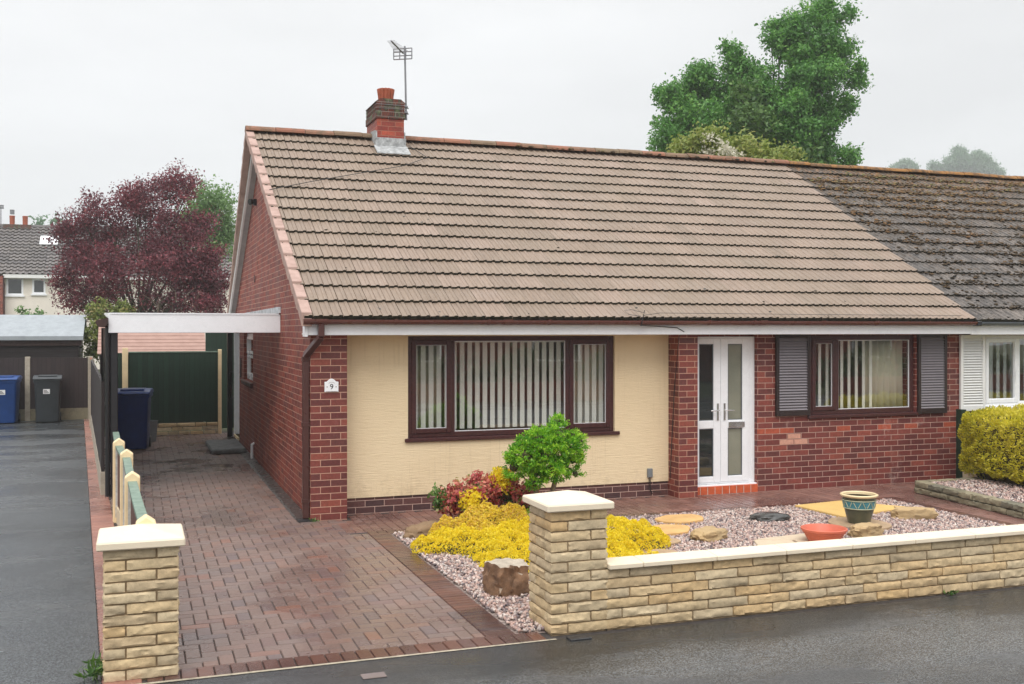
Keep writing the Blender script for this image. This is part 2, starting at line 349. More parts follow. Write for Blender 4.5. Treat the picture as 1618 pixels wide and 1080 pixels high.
plain('pot_rim', hexc(222, 200, 158), .4, var=.08)
plain('pot_blue', hexc(70, 130, 142), .3, var=.15, scale=20)
plain('pot_line', hexc(176, 178, 146), .35)

# ------------------------------------------------------------------ mesh tools
class MB:
    def __init__(s): s.v = []; s.f = []; s.m = []; s.r = []; s.sm = []; s.xf = None
    def add(s, vs, fs, mat=0, rnd=None, smooth=False):
        b = len(s.v)
        if s.xf is not None: vs = [tuple(s.xf @ Vector(p)) for p in vs]
        s.v += [tuple(p) for p in vs]
        rn = random.random() if rnd is None else rnd
        for f in fs: s.f.append([b + i for i in f]); s.m.append(mat); s.r.append(rn); s.sm.append(smooth)
        return s
    def box(s, x0, x1, y0, y1, z0, z1, mat=0, rnd=None):
        v = [(x0, y0, z0), (x1, y0, z0), (x1, y1, z0), (x0, y1, z0), (x0, y0, z1), (x1, y0, z1), (x1, y1, z1), (x0, y1, z1)]
        return s.add(v, [(0, 3, 2, 1), (4, 5, 6, 7), (0, 1, 5, 4), (1, 2, 6, 5), (2, 3, 7, 6), (3, 0, 4, 7)], mat, rnd)
    def quad(s, a, b, c, d, mat=0, rnd=None): return s.add([a, b, c, d], [(0, 1, 2, 3)], mat, rnd)
    def prism(s, poly, axis, a, b, mat=0, rnd=None, smooth=False):
        # poly: 2D points in the other two axes (order x,y,z without axis)
        def pt(p, t):
            q = list(p); q.insert(axis, t); return tuple(q)
        k = len(poly); v = [pt(p, a) for p in poly] + [pt(p, b) for p in poly]
        fs = [tuple(range(k))[::-1], tuple(range(k, 2 * k))] + [(i, (i + 1) % k, k + (i + 1) % k, k + i) for i in range(k)]
        return s.add(v, fs, mat, rnd, smooth)
    def tube(s, pts, r, seg=8, mat=0, cap=True, rnd=None):
        pts = [Vector(p) for p in pts]; rs = r if hasattr(r, '__len__') else [r] * len(pts)
        vs = []; fs = []
        for i, p in enumerate(pts):
            d = (pts[min(i + 1, len(pts) - 1)] - pts[max(i - 1, 0)]).normalized()
            u = d.cross(Vector((0, 0, 1)) if abs(d.z) < .95 else Vector((1, 0, 0))).normalized(); w = d.cross(u)
            for k in range(seg):
                a = 2 * math.pi * k / seg; vs.append(tuple(p + rs[i] * (math.cos(a) * u + math.sin(a) * w)))
        for i in range(len(pts) - 1):
            for k in range(seg):
                k2 = (k + 1) % seg; fs.append((i * seg + k, i * seg + k2, (i + 1) * seg + k2, (i + 1) * seg + k))
        if cap: fs += [tuple(range(seg))[::-1], tuple(range((len(pts) - 1) * seg, len(pts) * seg))]
        return s.add(vs, fs, mat, rnd, True)
    def lathe(s, prof, c=(0, 0, 0), seg=32, mat=0, flute=None, rnd=None):
        vs = []; fs = []
        for (r, z) in prof:
            for k in range(seg):
                a = 2 * math.pi * k / seg; rr = r * (flute(a) if flute else 1)
                vs.append((c[0] + rr * math.cos(a), c[1] + rr * math.sin(a), c[2] + z))
        for i in range(len(prof) - 1):
            for k in range(seg):
                k2 = (k + 1) % seg; fs.append((i * seg + k, i * seg + k2, (i + 1) * seg + k2, (i + 1) * seg + k))
        if prof[0][0] > .001: fs.append(tuple(range(seg))[::-1])
        if prof[-1][0] > .001: fs.append(tuple((len(prof) - 1) * seg + k for k in range(seg)))
        return s.add(vs, fs, mat, rnd, True)
    def ring(s, x0, x1, z0, z1, y0, y1, t, mat=0, tb=None):      # rectangular frame in XZ
        tb = tb or t
        s.box(x0, x0 + t, y0, y1, z0, z1, mat); s.box(x1 - t, x1, y0, y1, z0, z1, mat)
        s.box(x0 + t, x1 - t, y0 + .001, y1 - .001, z0, z0 + tb, mat); s.box(x0 + t, x1 - t, y0 + .001, y1 - .001, z1 - t, z1, mat)
        return s
    def build(s, name, mats, parent=None, origin=None, bev=0, recalc=False, sharp=35):
        me = bpy.data.meshes.new(name)
        v = np.array(s.v, dtype=np.float64)
        off = np.zeros(3)
        if parent is not None:
            p = parent
            while p is not None: off += np.array(p.location); p = p.parent
        o_ = np.array(origin if origin is not None else (0, 0, 0), dtype=float)
        if origin is not None: off = off * 0 + o_ if parent is None else off + 0
        me.from_pydata([tuple(x) for x in (v - off)], [], s.f)
        if not isinstance(mats, (list, tuple)): mats = [mats]
        for m in mats: me.materials.append(m)
        me.polygons.foreach_set('material_index', s.m)
        at = me.attributes.new('rnd', 'FLOAT', 'FACE'); at.data.foreach_set('value', s.r)
        me.polygons.foreach_set('use_smooth', s.sm)
        if recalc or bev:
            bm = bmesh.new(); bm.from_mesh(me)
            if recalc: bmesh.ops.recalc_face_normals(bm, faces=bm.faces[:])
            if bev:
                es = [e for e in bm.edges if len(e.link_faces) == 2 and e.calc_face_angle(0) > .5]
                bmesh.ops.bevel(bm, geom=es, offset=bev, segments=1, affect='EDGES', clamp_overlap=True)
            bm.to_mesh(me); bm.free()
        me.update()
        if any(s.sm): me.set_sharp_from_angle(angle=R(sharp))
        nl = len(me.loops); co = np.zeros(len(me.vertices) * 3); me.vertices.foreach_get('co', co); co = co.reshape(-1, 3) + off
        vi = np.zeros(nl, dtype=np.int32); me.loops.foreach_get('vertex_index', vi)
        npoly = len(me.polygons); nr = np.zeros(npoly * 3); me.polygons.foreach_get('normal', nr); nr = np.abs(nr.reshape(-1, 3))
        lt = np.zeros(npoly, dtype=np.int32); me.polygons.foreach_get('loop_total', lt)
        ln = np.repeat(nr, lt, axis=0); c = co[vi]
        uv = np.where((ln[:, 2:3] > .75), c[:, [0, 1]], np.where(ln[:, 0:1] > ln[:, 1:2], c[:, [1, 2]], c[:, [0, 2]]))
        ul = me.uv_layers.new(name='UVMap'); ul.data.foreach_set('uv', uv.astype(np.float32).ravel())
        ob = bpy.data.objects.new(name, me); COL.objects.link(ob)
        if parent is not None: ob.parent = parent
        elif origin is not None: ob.location = origin
        return ob

def tag(o, label=None, cat=None, group=None, kind=None):
    if label: o['label'] = label
    if cat: o['category'] = cat
    if group: o['group'] = group
    if kind: o['kind'] = kind
    return o
def thing(name, loc, label, cat, group=None):
    o = bpy.data.objects.new(name, None); COL.objects.link(o); o.location = loc; o.empty_display_size = .2
    return tag(o, label, cat, group)
def B(*a, **k): return MB().box(*a, **k)

# ---- leaves
def leafmesh(name, P, size, mat, parent=None, origin=None, aspect=.55, up=.0, out=None, rnd=None, axis=None):
    P = np.asarray(P, float); k = len(P)
    d = RG.normal(size=(k, 3))
    if axis is not None: d = d * .55 + axis
    d[:, 2] += up
    d /= np.linalg.norm(d, axis=1, keepdims=True)
    q = RG.normal(size=(k, 3))
    if out is not None: q = q * .6 + out
    w = np.cross(d, q); w /= np.linalg.norm(w, axis=1, keepdims=True) + 1e-9
    nn = np.cross(w, d)
    sz = (size * (.65 + .7 * RG.random(k)))[:, None]
    v = np.empty((k, 4, 3))
    v[:, 0] = P - d * sz * .5
    v[:, 1] = P + w * sz * aspect * .5 + nn * sz * .12
    v[:, 2] = P + d * sz * .5
    v[:, 3] = P - w * sz * aspect * .5 + nn * sz * .12
    off = np.zeros(3)
    if parent is not None: off = np.array(parent.location)
    elif origin is not None: off = np.array(origin, float)
    v = (v.reshape(-1, 3) - off).astype(np.float32)
    me = bpy.data.meshes.new(name)
    me.vertices.add(4 * k); me.vertices.foreach_set('co', v.ravel())
    me.loops.add(4 * k); me.loops.foreach_set('vertex_index', np.arange(4 * k, dtype=np.int32))
    me.polygons.add(k); me.polygons.foreach_set('loop_start', np.arange(0, 4 * k, 4, dtype=np.int32))
    me.update(calc_edges=True); me.validate()
    for m in (mat if isinstance(mat, (list, tuple)) else [mat]): me.materials.append(m)
    at = me.attributes.new('rnd', 'FLOAT', 'FACE'); at.data.foreach_set('value', (RG.random(k) if rnd is None else np.asarray(rnd)).astype(np.float32))
    ob = bpy.data.objects.new(name, me); COL.objects.link(ob)
    if parent is not None: ob.parent = parent
    elif origin is not None: ob.location = origin
    return ob
def sphere_dirs(k):
    d = RG.normal(size=(k, 3)); return d / np.linalg.norm(d, axis=1, keepdims=True)
def lobes(spheres, n_=6, f=.5, out=.72):
    o_ = []
    for s_ in spheres:
        o_.append((s_[0], s_[1], s_[2], s_[3] * .72))
        for d in sphere_dirs(n_):
            d[2] = d[2] * .9 + .1; o_.append((s_[0] + d[0] * s_[3] * out, s_[1] + d[1] * s_[3] * out, s_[2] + d[2] * s_[3] * out, s_[3] * f * random.uniform(.6, 1.1)))
    return o_
def clumps(spheres, n_clump, per, sig, shell=.55, flat=1.0):
    sp = np.array(spheres, float); w = sp[:, 3] ** 2; idx = RG.choice(len(sp), n_clump, p=w / w.sum())
    d = sphere_dirs(n_clump); rr = sp[idx, 3] * (shell + (1 - shell) * RG.random(n_clump) ** .5)
    c = sp[idx, :3] + d * rr[:, None]
    P = np.repeat(c, per, axis=0) + RG.normal(size=(n_clump * per, 3)) * sig * np.array([1, 1, flat])
    rn = np.clip(np.repeat(RG.random(n_clump), per) * .55 + RG.random(n_clump * per) * .45, 0, 1)
    return P, rn, np.repeat(d, per, axis=0)

# ------------------------------------------------------------------ camera, world, light
cam = bpy.data.cameras.new('camera'); cam.sensor_width = 36; cam.sensor_fit = 'HORIZONTAL'
cam.lens = 36 * 1651 / 1618; cam.shift_y = -20 / 1618; cam.clip_start = .1; cam.clip_end = 2000
co = bpy.data.objects.new('camera', cam); COL.objects.link(co)
co.location = (-1.82, -11.67, 2.13); co.rotation_euler = (R(90), 0, R(-19.788)); S.camera = co

W = bpy.data.worlds.new('World'); S.world = W; W.use_nodes = True
t = W.node_tree; t.nodes.clear()
def wn(k, **kw):
    nd = t.nodes.new('ShaderNode' + k)
    for a, b in kw.items(): setattr(nd, a, b)
    return nd
SUN_EL, SUN_AZ = R(56), R(205)      # sun behind the camera's left, veiled by cloud
sky = wn('TexSky', sky_type='NISHITA'); sky.sun_disc = False; sky.sun_elevation = SUN_EL; sky.sun_rotation = SUN_AZ
geo = wn('TexCoord'); sp = wn('SeparateXYZ'); t.links.new(geo.outputs['Generated'], sp.inputs[0])
rp = wn('ValToRGB'); t.links.new(sp.outputs[2], rp.inputs[0])
e = rp.color_ramp.elements
e[0].position = 0.0; e[0].color = (6.15, 6.25, 6.4, 1)
e[1].position = .30; e[1].color = (7.0, 7.05, 7.1, 1)
x = e.new(1.0); x.color = (15.5, 15.6, 15.9, 1)
nz = wn('TexNoise'); nz.inputs['Scale'].default_value = 2.2; nz.inputs['Detail'].default_value = 5
mp = wn('Mapping'); mp.inputs['Scale'].default_value = (1, 1, 3.5); t.links.new(geo.outputs['Generated'], mp.inputs[0]); t.links.new(mp.outputs[0], nz.inputs[0])
mr = wn('MapRange'); t.links.new(nz.outputs[0], mr.inputs[0])
for i, vv in enumerate((.3, .7, .87, 1.05)): mr.inputs[i + 1].default_value = vv
cl = wn('Mix', data_type='RGBA', blend_type='MULTIPLY'); cl.inputs[0].default_value = 1
t.links.new(rp.outputs[0], cl.inputs[6]); t.links.new(mr.outputs[0], cl.inputs[7])
mx = wn('Mix', data_type='RGBA'); mx.inputs[0].default_value = .96
t.links.new(sky.outputs[0], mx.inputs[6]); t.links.new(cl.outputs[2], mx.inputs[7])
bg = wn('Background'); bg.inputs['Strength'].default_value = .1
t.links.new(mx.outputs[2], bg.inputs[0]); wo = wn('OutputWorld'); t.links.new(bg.outputs[0], wo.inputs[0])
sl = bpy.data.lights.new('sun', 'SUN'); sl.energy = 1.5; sl.angle = R(40); sl.color = (1, .97, .93)
so = bpy.data.objects.new('sun', sl); COL.objects.link(so); so.location = (-4, -12, 14)
dirv = Vector((math.sin(SUN_AZ) * math.cos(SUN_EL), math.cos(SUN_AZ) * math.cos(SUN_EL), math.sin(SUN_EL)))
so.rotation_euler = dirv.to_track_quat('Z', 'Y').to_euler()
S.view_settings.view_transform = 'Standard'; S.view_settings.look = 'None'; S.view_settings.exposure = .50; S.view_settings.gamma = 1
S.cycles.max_bounces = 8; S.cycles.transparent_max_bounces = 16; S.cycles.volume_bounces = 1

# ------------------------------------------------------------------ ground, paving
MB().quad((-290, -99, -.05), (410, -99, -.05), (410, 430, -.05), (-290, 430, -.05)).build('ground', M['soil'])['kind'] = 'structure'
MB().quad((-60, -8.0, -.004), (60, -8.0, -.004), (60, -5.0, -.004), (-60, -5.0, -.004)).build('pavement', M['tarmac'])['kind'] = 'structure'
B(-60, 60, -8.12, -8.0, -.2, -.002).build('kerb', M['concrete_post'], bev=.01)['kind'] = 'structure'
MB().quad((-60, -14.4, -.04), (60, -14.4, -.04), (60, -8.1, -.04), (-60, -8.1, -.04)).build('road', M['road'])['kind'] = 'structure'
MB().quad((-60, -16.6, -.03), (60, -16.6, -.03), (60, -14.4, -.03), (-60, -14.4, -.03)).build('far_pavement', M['tarmac'])['kind'] = 'structure'

def block(mb, x0, x1, y0, y1, z=0., g=.0022, b=.0045, mat=0, rnd=None):
    x0 += g; x1 -= g; y0 += g; y1 -= g
    if x1 - x0 < .015 or y1 - y0 < .015: return
    dz = random.uniform(-.0012, .0012)
    v = [(x0 + b, y0 + b, z + dz), (x1 - b, y0 + b, z + dz), (x1 - b, y1 - b, z + dz), (x0 + b, y1 - b, z + dz),
         (x0, y0, z - .009), (x1, y0, z - .009), (x1, y1, z - .009), (x0, y1, z - .009)]
    mb.add(v, [(0, 1, 2, 3), (4, 5, 1, 0), (5, 6, 2, 1), (6, 7, 3, 2), (7, 4, 0, 3)], mat, rnd)

MB().quad((-2.9, -5.0, -.009), (9.15, -5.0, -.009), (9.15, 11, -.009), (-2.9, 11, -.009)).build('paving_bed', M['sand'])['kind'] = 'structure'
hb = MB(); X0, X1, Y0, Y1 = -2.42, .46, -4.8, 10.6
w = .1
for i in range(-2, 32):
    for j in range(-2, 158):
        s_ = (i - j) % 4
        if s_ == 0: bx = (X0 + i * w, X0 + (i + 2) * w, Y0 + j * w, Y0 + (j + 1) * w)
        elif s_ == 3: bx = (X0 + i * w, X0 + (i + 1) * w, Y0 + j * w, Y0 + (j + 2) * w)
        else: continue
        a, b_, c_, d_ = max(bx[0], X0), min(bx[1], X1), max(bx[2], Y0), min(bx[3], Y1)
        if a >= b_ or c_ >= d_: continue
        if b_ < -1.78 - .042 * (c_ + 4.5): continue     # beyond the boundary fence
        if a > -.02 and c_ > -.05: continue            # under the house
        if a > .25 and c_ > -.95: continue             # the front path takes over
        block(hb, a, b_, c_, d_)
hb.build('driveway', M['paver'])['kind'] = 'structure'
eb = MB()
for k in range(56):                                    # dark edge to the garden
    y = -4.8 + k * .07
    if y < -1.0: block(eb, .46 + .0 * k, .68, y, y + .07 * 1.0, z=.002, rnd=random.random())
for k in range(26):                                    # dark edge at the pavement
    x_ = -1.76 + k * .1
    if x_ < .84: block(eb, x_, x_ + .1, -5.0, -4.8, z=.002)
y = -1.0
for k in range(68):                                    # dark edge along the front path
    x_ = .46 + k * .1
    block(eb, x_, x_ + .1, -1.0, -.8, z=.002)
for k in range(53):                                    # right hand path edge
    y = -4.7 + k * .07
    if y < -.95: block(eb, 7.02, 7.22, y, y + .07, z=.002)
eb.build('edging_blocks', M['paver_dark'])['kind'] = 'structure'
pb = MB()
for k in range(90):                                    # front path, blocks in straight rows
    x_ = .25 + k * .1
    for r_ in range(6):
        o_ = .1 * (k % 2)
        ya, yb = -.8 + r_ * .2 - o_, -.6 + r_ * .2 - o_
        ya = max(ya, -.8)
        if x_ > 9.1 or (x_ < .4 and yb > .02): continue
        if yb > .33: continue
        if x_ < .46 and yb < -.5: pass
        block(pb, x_, x_ + .1, ya, yb)
for k in range(5):
    block(pb, 9.05, 9.15, -.8 + .2 * k, -.6 + .2 * k)
for k in range(42):                                    # right hand path
    ya = -4.8 + k * .1
    for r_ in range(4):
        o_ = .1 * (k % 2)
        xa = max(7.22, 7.22 + r_ * .2 - o_); xb = min(7.42 + r_ * .2 - o_, 7.9)
        if ya < -.85: block(pb, xa, xb, ya, ya + .1)
pb.build('front_path', M['paver_red'])['kind'] = 'structure'
lb = MB()
for k in range(158):                                   # soldier edge beside the boundary
    y = -4.8 + k * .1; x_ = -1.62 - .018 * (y + 5)
    block(lb, x_ - .2, x_, y, y + .1, z=.006)
lb.build('edging_course', M['paver'])['kind'] = 'structure'
# grey mortar fillet beside the gable
MB().prism([(-.15, -.002), (0, -.002), (0, .025), (-.12, .010)], 1, .15, 9.6).build('gable_apron', plain('wet_cement', hexc(62, 58, 56), .3, .5, var=.4, scale=8))['kind'] = 'structure'
# left neighbour's drive
def xl(y): return -2.02 - .0485 * (y + 4.9)
MB().quad((-7.2, -5.0, -.003), (xl(-5), -5.0, -.003), (xl(15.3), 15.3, -.003), (-7.2, 15.3, -.003)).build('tarmac_drive', M['tarmac_drive'])['kind'] = 'structure'
sb = MB()
for k in range(202):
    y = -5.0 + k * .1; x_ = xl(y) + .002
    wd = .235 if y > -4 else .23
    block(sb, x_, x_ + wd, y, y + .1, z=.004)
sb.build('brick_strip', M['paver_strip'])['kind'] = 'structure'
MB().quad((-1.9, -5.028, .0), (.9, -5.022, .0), (.9, -5.0, .001), (-1.9, -5.0, .001)).build('mortar_line', plain('dirty_mortar', hexc(168, 158, 138), .9, .6, var=.35, scale=9, dirt=.8))['kind'] = 'structure'

# gravel garden
MB().quad((.68, -4.83, -.004), (7.02, -4.83, -.004), (7.02, -1.0, -.004), (.68, -1.0, -.004)).build('gravel_bed', M['gravel_bed'])['kind'] = 'structure'
def bits(name, P, s0, mat, parent, flat=.5, rnd=None):
    P = np.asarray(P, float); k = len(P)
    base = np.array([(-1, -1, -.6), (1, -1, -.6), (1, 1, -.6), (-1, 1, -.6), (-.6, -.6, .7), (.6, -.6, .7), (.6, .6, .7), (-.6, .6, .7)], float)
    v = np.repeat(base[None], k, 0) * (1 + RG.normal(size=(k, 8, 3)) * .3)
    a = RG.random(k) * 6.28; ca, sa = np.cos(a)[:, None], np.sin(a)[:, None]
    sz = s0 * (.4 + 1.1 * RG.random((k, 1)) ** 2)
    x = (v[:, :, 0] * ca - v[:, :, 1] * sa) * sz; y = (v[:, :, 0] * sa + v[:, :, 1] * ca) * sz; z = v[:, :, 2] * sz * flat
    v = np.stack([x + P[:, :1], y + P[:, 1:2], z + P[:, 2:3]], -1) - np.array(parent.location)
    fq = np.array([(0, 3, 2, 1), (4, 5, 6, 7), (0, 1, 5, 4), (1, 2, 6, 5), (2, 3, 7, 6), (3, 0, 4, 7)])
    fi = (np.arange(k)[:, None, None] * 8 + fq[None]).reshape(-1)
    me = bpy.data.meshes.new(name); me.vertices.add(8 * k); me.vertices.foreach_set('co', v.astype(np.float32).ravel())
    me.loops.add(24 * k); me.loops.foreach_set('vertex_index', fi.astype(np.int32))
    me.polygons.add(6 * k); me.polygons.foreach_set('loop_start', np.arange(0, 24 * k, 4, dtype=np.int32))
    me.update(calc_edges=True); me.materials.append(mat); me.polygons.foreach_set('use_smooth', [True] * (6 * k))
    at = me.attributes.new('rnd', 'FLOAT', 'FACE'); at.data.foreach_set('value', np.repeat(RG.random(k) if rnd is None else rnd, 6).astype(np.float32))
    ob = bpy.data.objects.new(name, me); COL.objects.link(ob); ob.parent = parent; ob['kind'] = 'stuff'
    return ob
def gravel(name, region_fn, x0, x1, y0, y1, count, z0, s0=.011):
    P = np.column_stack([RG.uniform(x0, x1, count), RG.uniform(y0, y1, count)])
    P = P[region_fn(P[:, 0], P[:, 1])]; k = len(P)
    base = np.array([(-1, -1, -1), (1, -1, -1), (1, 1, -1), (-1, 1, -1), (-.8, -.8, 1), (.8, -.8, 1), (.8, .8, 1), (-.8, .8, 1)], float)
    v = np.repeat(base[None], k, 0) * (1 + RG.normal(size=(k, 8, 3)) * .28)
    sz = s0 * (.55 + .75 * RG.random((k, 1, 1))); v *= sz * np.array([1.15, .85, .6])
    q = RG.normal(size=(k, 4)); q[:, 0] += 1.0; q /= np.linalg.norm(q, axis=1, keepdims=True)
    a, b, c, d = q.T
    Rm = np.stack([np.stack([1 - 2 * (c * c + d * d), 2 * (b * c - a * d), 2 * (b * d + a * c)], -1), np.stack([2 * (b * c + a * d), 1 - 2 * (b * b + d * d), 2 * (c * d - a * b)], -1), np.stack([2 * (b * d - a * c), 2 * (c * d + a * b), 1 - 2 * (b * b + c * c)], -1)], 1)
    v = np.einsum('kij,kvj->kvi', Rm, v)
    v[:, :, 0] += P[:, :1]; v[:, :, 1] += P[:, 1:2]; v[:, :, 2] += z0 + RG.random((k, 1)) * .014
    fq = np.array([(0, 3, 2, 1), (4, 5, 6, 7), (0, 1, 5, 4), (1, 2, 6, 5), (2, 3, 7, 6), (3, 0, 4, 7)])
    fi = (np.arange(k)[:, None, None] * 8 + fq[None]).reshape(-1)
    me = bpy.data.meshes.new(name); me.vertices.add(8 * k); me.vertices.foreach_set('co', v.astype(np.float32).ravel())
    me.loops.add(24 * k); me.loops.foreach_set('vertex_index', fi.astype(np.int32))
    me.polygons.add(6 * k); me.polygons.foreach_set('loop_start', np.arange(0, 24 * k, 4, dtype=np.int32))
    me.update(calc_edges=True); me.materials.append(M['gravel'])
    at = me.attributes.new('rnd', 'FLOAT', 'FACE'); at.data.foreach_set('value', np.repeat(RG.random(k), 6).astype(np.float32))
    ob = bpy.data.objects.new(name, me); COL.objects.link(ob); ob['kind'] = 'stuff'
    tag(ob, 'pink and grey loose gravel' + (' in the raised bed' if z0 > .05 else ' filling the front garden'), 'gravel')
    return ob
gravel('gravel', lambda x, y: (y > -4.8) & (x > .7), .69, 7.01, -4.8, -1.01, 62000, .004)

# ------------------------------------------------------------------ house
H = thing('bungalow', (0, 0, 0), 'red brick bungalow with cream rendered panel, tan tiled roof and white double doors', 'bungalow')
RY, RZ, EY, EZ = 4.85, 5.17, -.22, 2.25
SL = (RZ - EZ) / (RY - EY)
def roofz(y): return EZ + SL * (y - EY) if y <= RY else RZ - SL * (y - RY)
# gable wall with door and window openings: strips in Y
gw = MB()
def gable_piece(mb, ya, yb, za, zb=None, x0=0.0, x1=.26):
    poly = [(ya, za), (yb, za)]
    if zb is None:
        poly += [(yb, roofz(yb) - .05)]
        if ya < RY < yb: poly += [(RY, RZ - .05)]
        poly += [(ya, roofz(ya) - .05)]
    else: poly += [(yb, zb), (ya, zb)]
    mb.prism(poly, 0, x0, x1)
DY0, DY1, WY0, WY1 = 8.45, 9.25, 6.05, 7.6
gable_piece(gw, 0, WY0, -.05); gable_piece(gw, WY0, WY1, -.05, 1.24); gable_piece(gw, WY0, WY1, 2.06)
gable_piece(gw, WY1, DY0, -.05); gable_piece(gw, DY0, DY1, -.05, .1); gable_piece(gw, DY0, DY1, 2.06); gable_piece(gw, DY1, 9.65, -.05)
gw.build('gable_wall', M['brick_side'], H, recalc=True)
bk = B(.26, 9.13, 9.4, 9.65, -.05, 2.2); bk.build('rear_wall', M['brick_side'], H)
B(.004, .41, -.003, .27, -.05, 2.10).build('corner_pier', M['brick_pier'], H)
B(4.61, 4.88, -.003, .5, -.05, 2.10).build('porch_pier', M['brick_pier'], H)
B(.41, 4.61, .285, .5, -.05, .185).build('plinth', M['brick_plinth'], H)
rw = MB(); A = (1.18, 3.85, .82, 2.05)
rw.box(.41, A[0], .27, .5, .185, 2.10); rw.box(A[1], 4.61, .27, .5, .185, 2.10); rw.box(A[0], A[1], .27, .5, .185, A[2]); rw.box(A[0], A[1], .27, .5, A[3], 2.10)
rw.build('render_panel', M['render'], H)
fw = MB(); A2 = (6.66, 8.40, .95, 2.05)
fw.box(5.84, A2[0], .13, .4, -.05, 2.10); fw.box(A2[1], 9.14, .13, .4, -.05, 2.10); fw.box(A2[0], A2[1], .13, .4, -.05, A2[2]); fw.box(A2[0], A2[1], .13, .4, A2[3], 2.10)
fw.box(4.88, 5.84, .21, .4, 2.03, 2.10)
fw.build('front_wall', M['brick'], H)
im = MB(); im.box(.26, 9.13, 4.2, 4.3, 0, 2.4); im.box(4.70, 4.78, .5, 4.2, 0, 2.4); im.box(5.86, 5.94, .4, 4.2, 0, 2.4); im.box(.26, 9.3, .4, 9.4, 2.30, 2.36)
im.box(.26, 9.13, .5, 9.4, -.04, .01); im.box(9.14, 9.24, .2, 9.6, 0, 2.4)
im.build('interior_wall', M['room'], H)
# two pale repaired bricks
pt_ = MB(); pt_.box(6.19, 6.40, .125, .14, .603, .667); pt_.box(6.415, 6.62, .125, .14, .603, .667); pt_.box(6.31, 6.51, .126, .14, .68, .74)
pt_.build('repaired_bricks', plain('pale_brick', hexc(196, 146, 126), .9, .5, var=.15, scale=20), H)

# roof tiles
PIT = .11
PROF = [(0, 0), (.054, .001), (.062, .010), (.078, .013), (.096, .009), (.104, -.008)]
def tile_slope(xa_fn, xb_fn, courses, y0, z0, y1, z1, period=PIT, edge=.032, back=False, jit=.003, prof=PROF):
    mb = MB(); vs = []; fs = []; ms = []; rs = []
    dy = (y1 - y0) / courses; dz = (z1 - z0) / courses
    L = math.hypot(dy, dz); ny, nz_ = -dz / L, dy / L
    if nz_ < 0: ny, nz_ = -ny, -nz_
    for cidx in range(courses):
        xa, xb = xa_fn(cidx), xb_fn(cidx)
        xs = []; k0 = math.floor(xa / period)
        x_ = k0 * period
        while x_ < xb + period:
            for q_, (px, ph) in enumerate(prof):
                last = q_ == len(prof) - 1 and round(x_ / period) % 3 == 2
                xs.append((x_ + px, ph - (.014 if last else 0), round(x_ / period) // 3))
            x_ += period
        xs = [p for p in xs if xa < p[0] < xb]
        xs = [(xa, xs[0][1], xs[0][2])] + xs + [(xb, xs[-1][1], xs[-1][2])]
        b = len(vs); m_ = len(xs)
        jt = {}
        ya, za = y0 + dy * cidx, z0 + dz * cidx
        yb, zb = ya + dy * 1.08, za + dz * 1.08
        for (x_, h, ti) in xs:
            j = jt.setdefault(ti, random.uniform(-jit, jit))
            lo = h + edge + j; hi = h + .002
            vs.append((x_, ya + ny * lo, za + nz_ * lo)); vs.append((x_, yb + ny * hi, zb + nz_ * hi)); vs.append((x_, ya + ny * (-.01), za + nz_ * (-.01)))
        cr = {}
        for i in range(m_ - 1):
            r_ = cr.setdefault(xs[i][2], random.random())
            p = b + 3 * i
            fs.append((p, p + 3, p + 4, p + 1)); ms.append(0); rs.append(r_)
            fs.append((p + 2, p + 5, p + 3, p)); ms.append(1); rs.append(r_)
    mb.v = vs; mb.f = fs; mb.m = ms; mb.r = rs; mb.sm = [False] * len(fs)
    return mb
XJ = lambda c: 9.14 + .022 * c
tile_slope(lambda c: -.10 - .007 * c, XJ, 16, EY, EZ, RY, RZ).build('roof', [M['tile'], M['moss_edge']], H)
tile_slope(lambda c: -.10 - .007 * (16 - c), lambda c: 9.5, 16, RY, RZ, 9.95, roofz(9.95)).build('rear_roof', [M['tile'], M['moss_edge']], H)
# underside so nothing shows through
ur = MB(); ur.prism([(EY + .05, EZ - .03), (RY, RZ - .03), (9.9, roofz(9.9) - .03), (9.9, roofz(9.9) - .055), (RY, RZ - .055), (EY + .05, EZ - .055)], 0, -.10, 9.4)
ur.build('roof_underlay', M['soffit_grey'], H, recalc=True)
rt = MB()
x_ = -.24
while x_ < 9.5:
    L_ = .45; bump_ = random.uniform(-.006, .006)
    if not (x_ + L_ > 1.72 and x_ < 2.18):
        a0 = [(math.cos(a) * .125, math.sin(a) * .085) for a in np.linspace(0, math.pi, 9)]
        poly = [(RY + p[0], RZ + .015 + bump_ + p[1]) for p in a0]
        rt.prism(poly, 0, x_ + .004, min(x_ + L_ - .004, 9.52), smooth=False)
    x_ += L_
rt.build('ridge_tiles', M['ridge'], H, recalc=True)
# ridge pieces butted against the chimney
rr2 = MB()
for a, b_ in ((1.56, 1.735), (2.165, 2.46)):
    rr2.prism([(RY + math.cos(q) * .125, RZ + .012 + math.sin(q) * .085) for q in np.linspace(0, math.pi, 9)], 0, a, b_)
rr2.build('ridge_infill', M['ridge'], H, recalc=True)
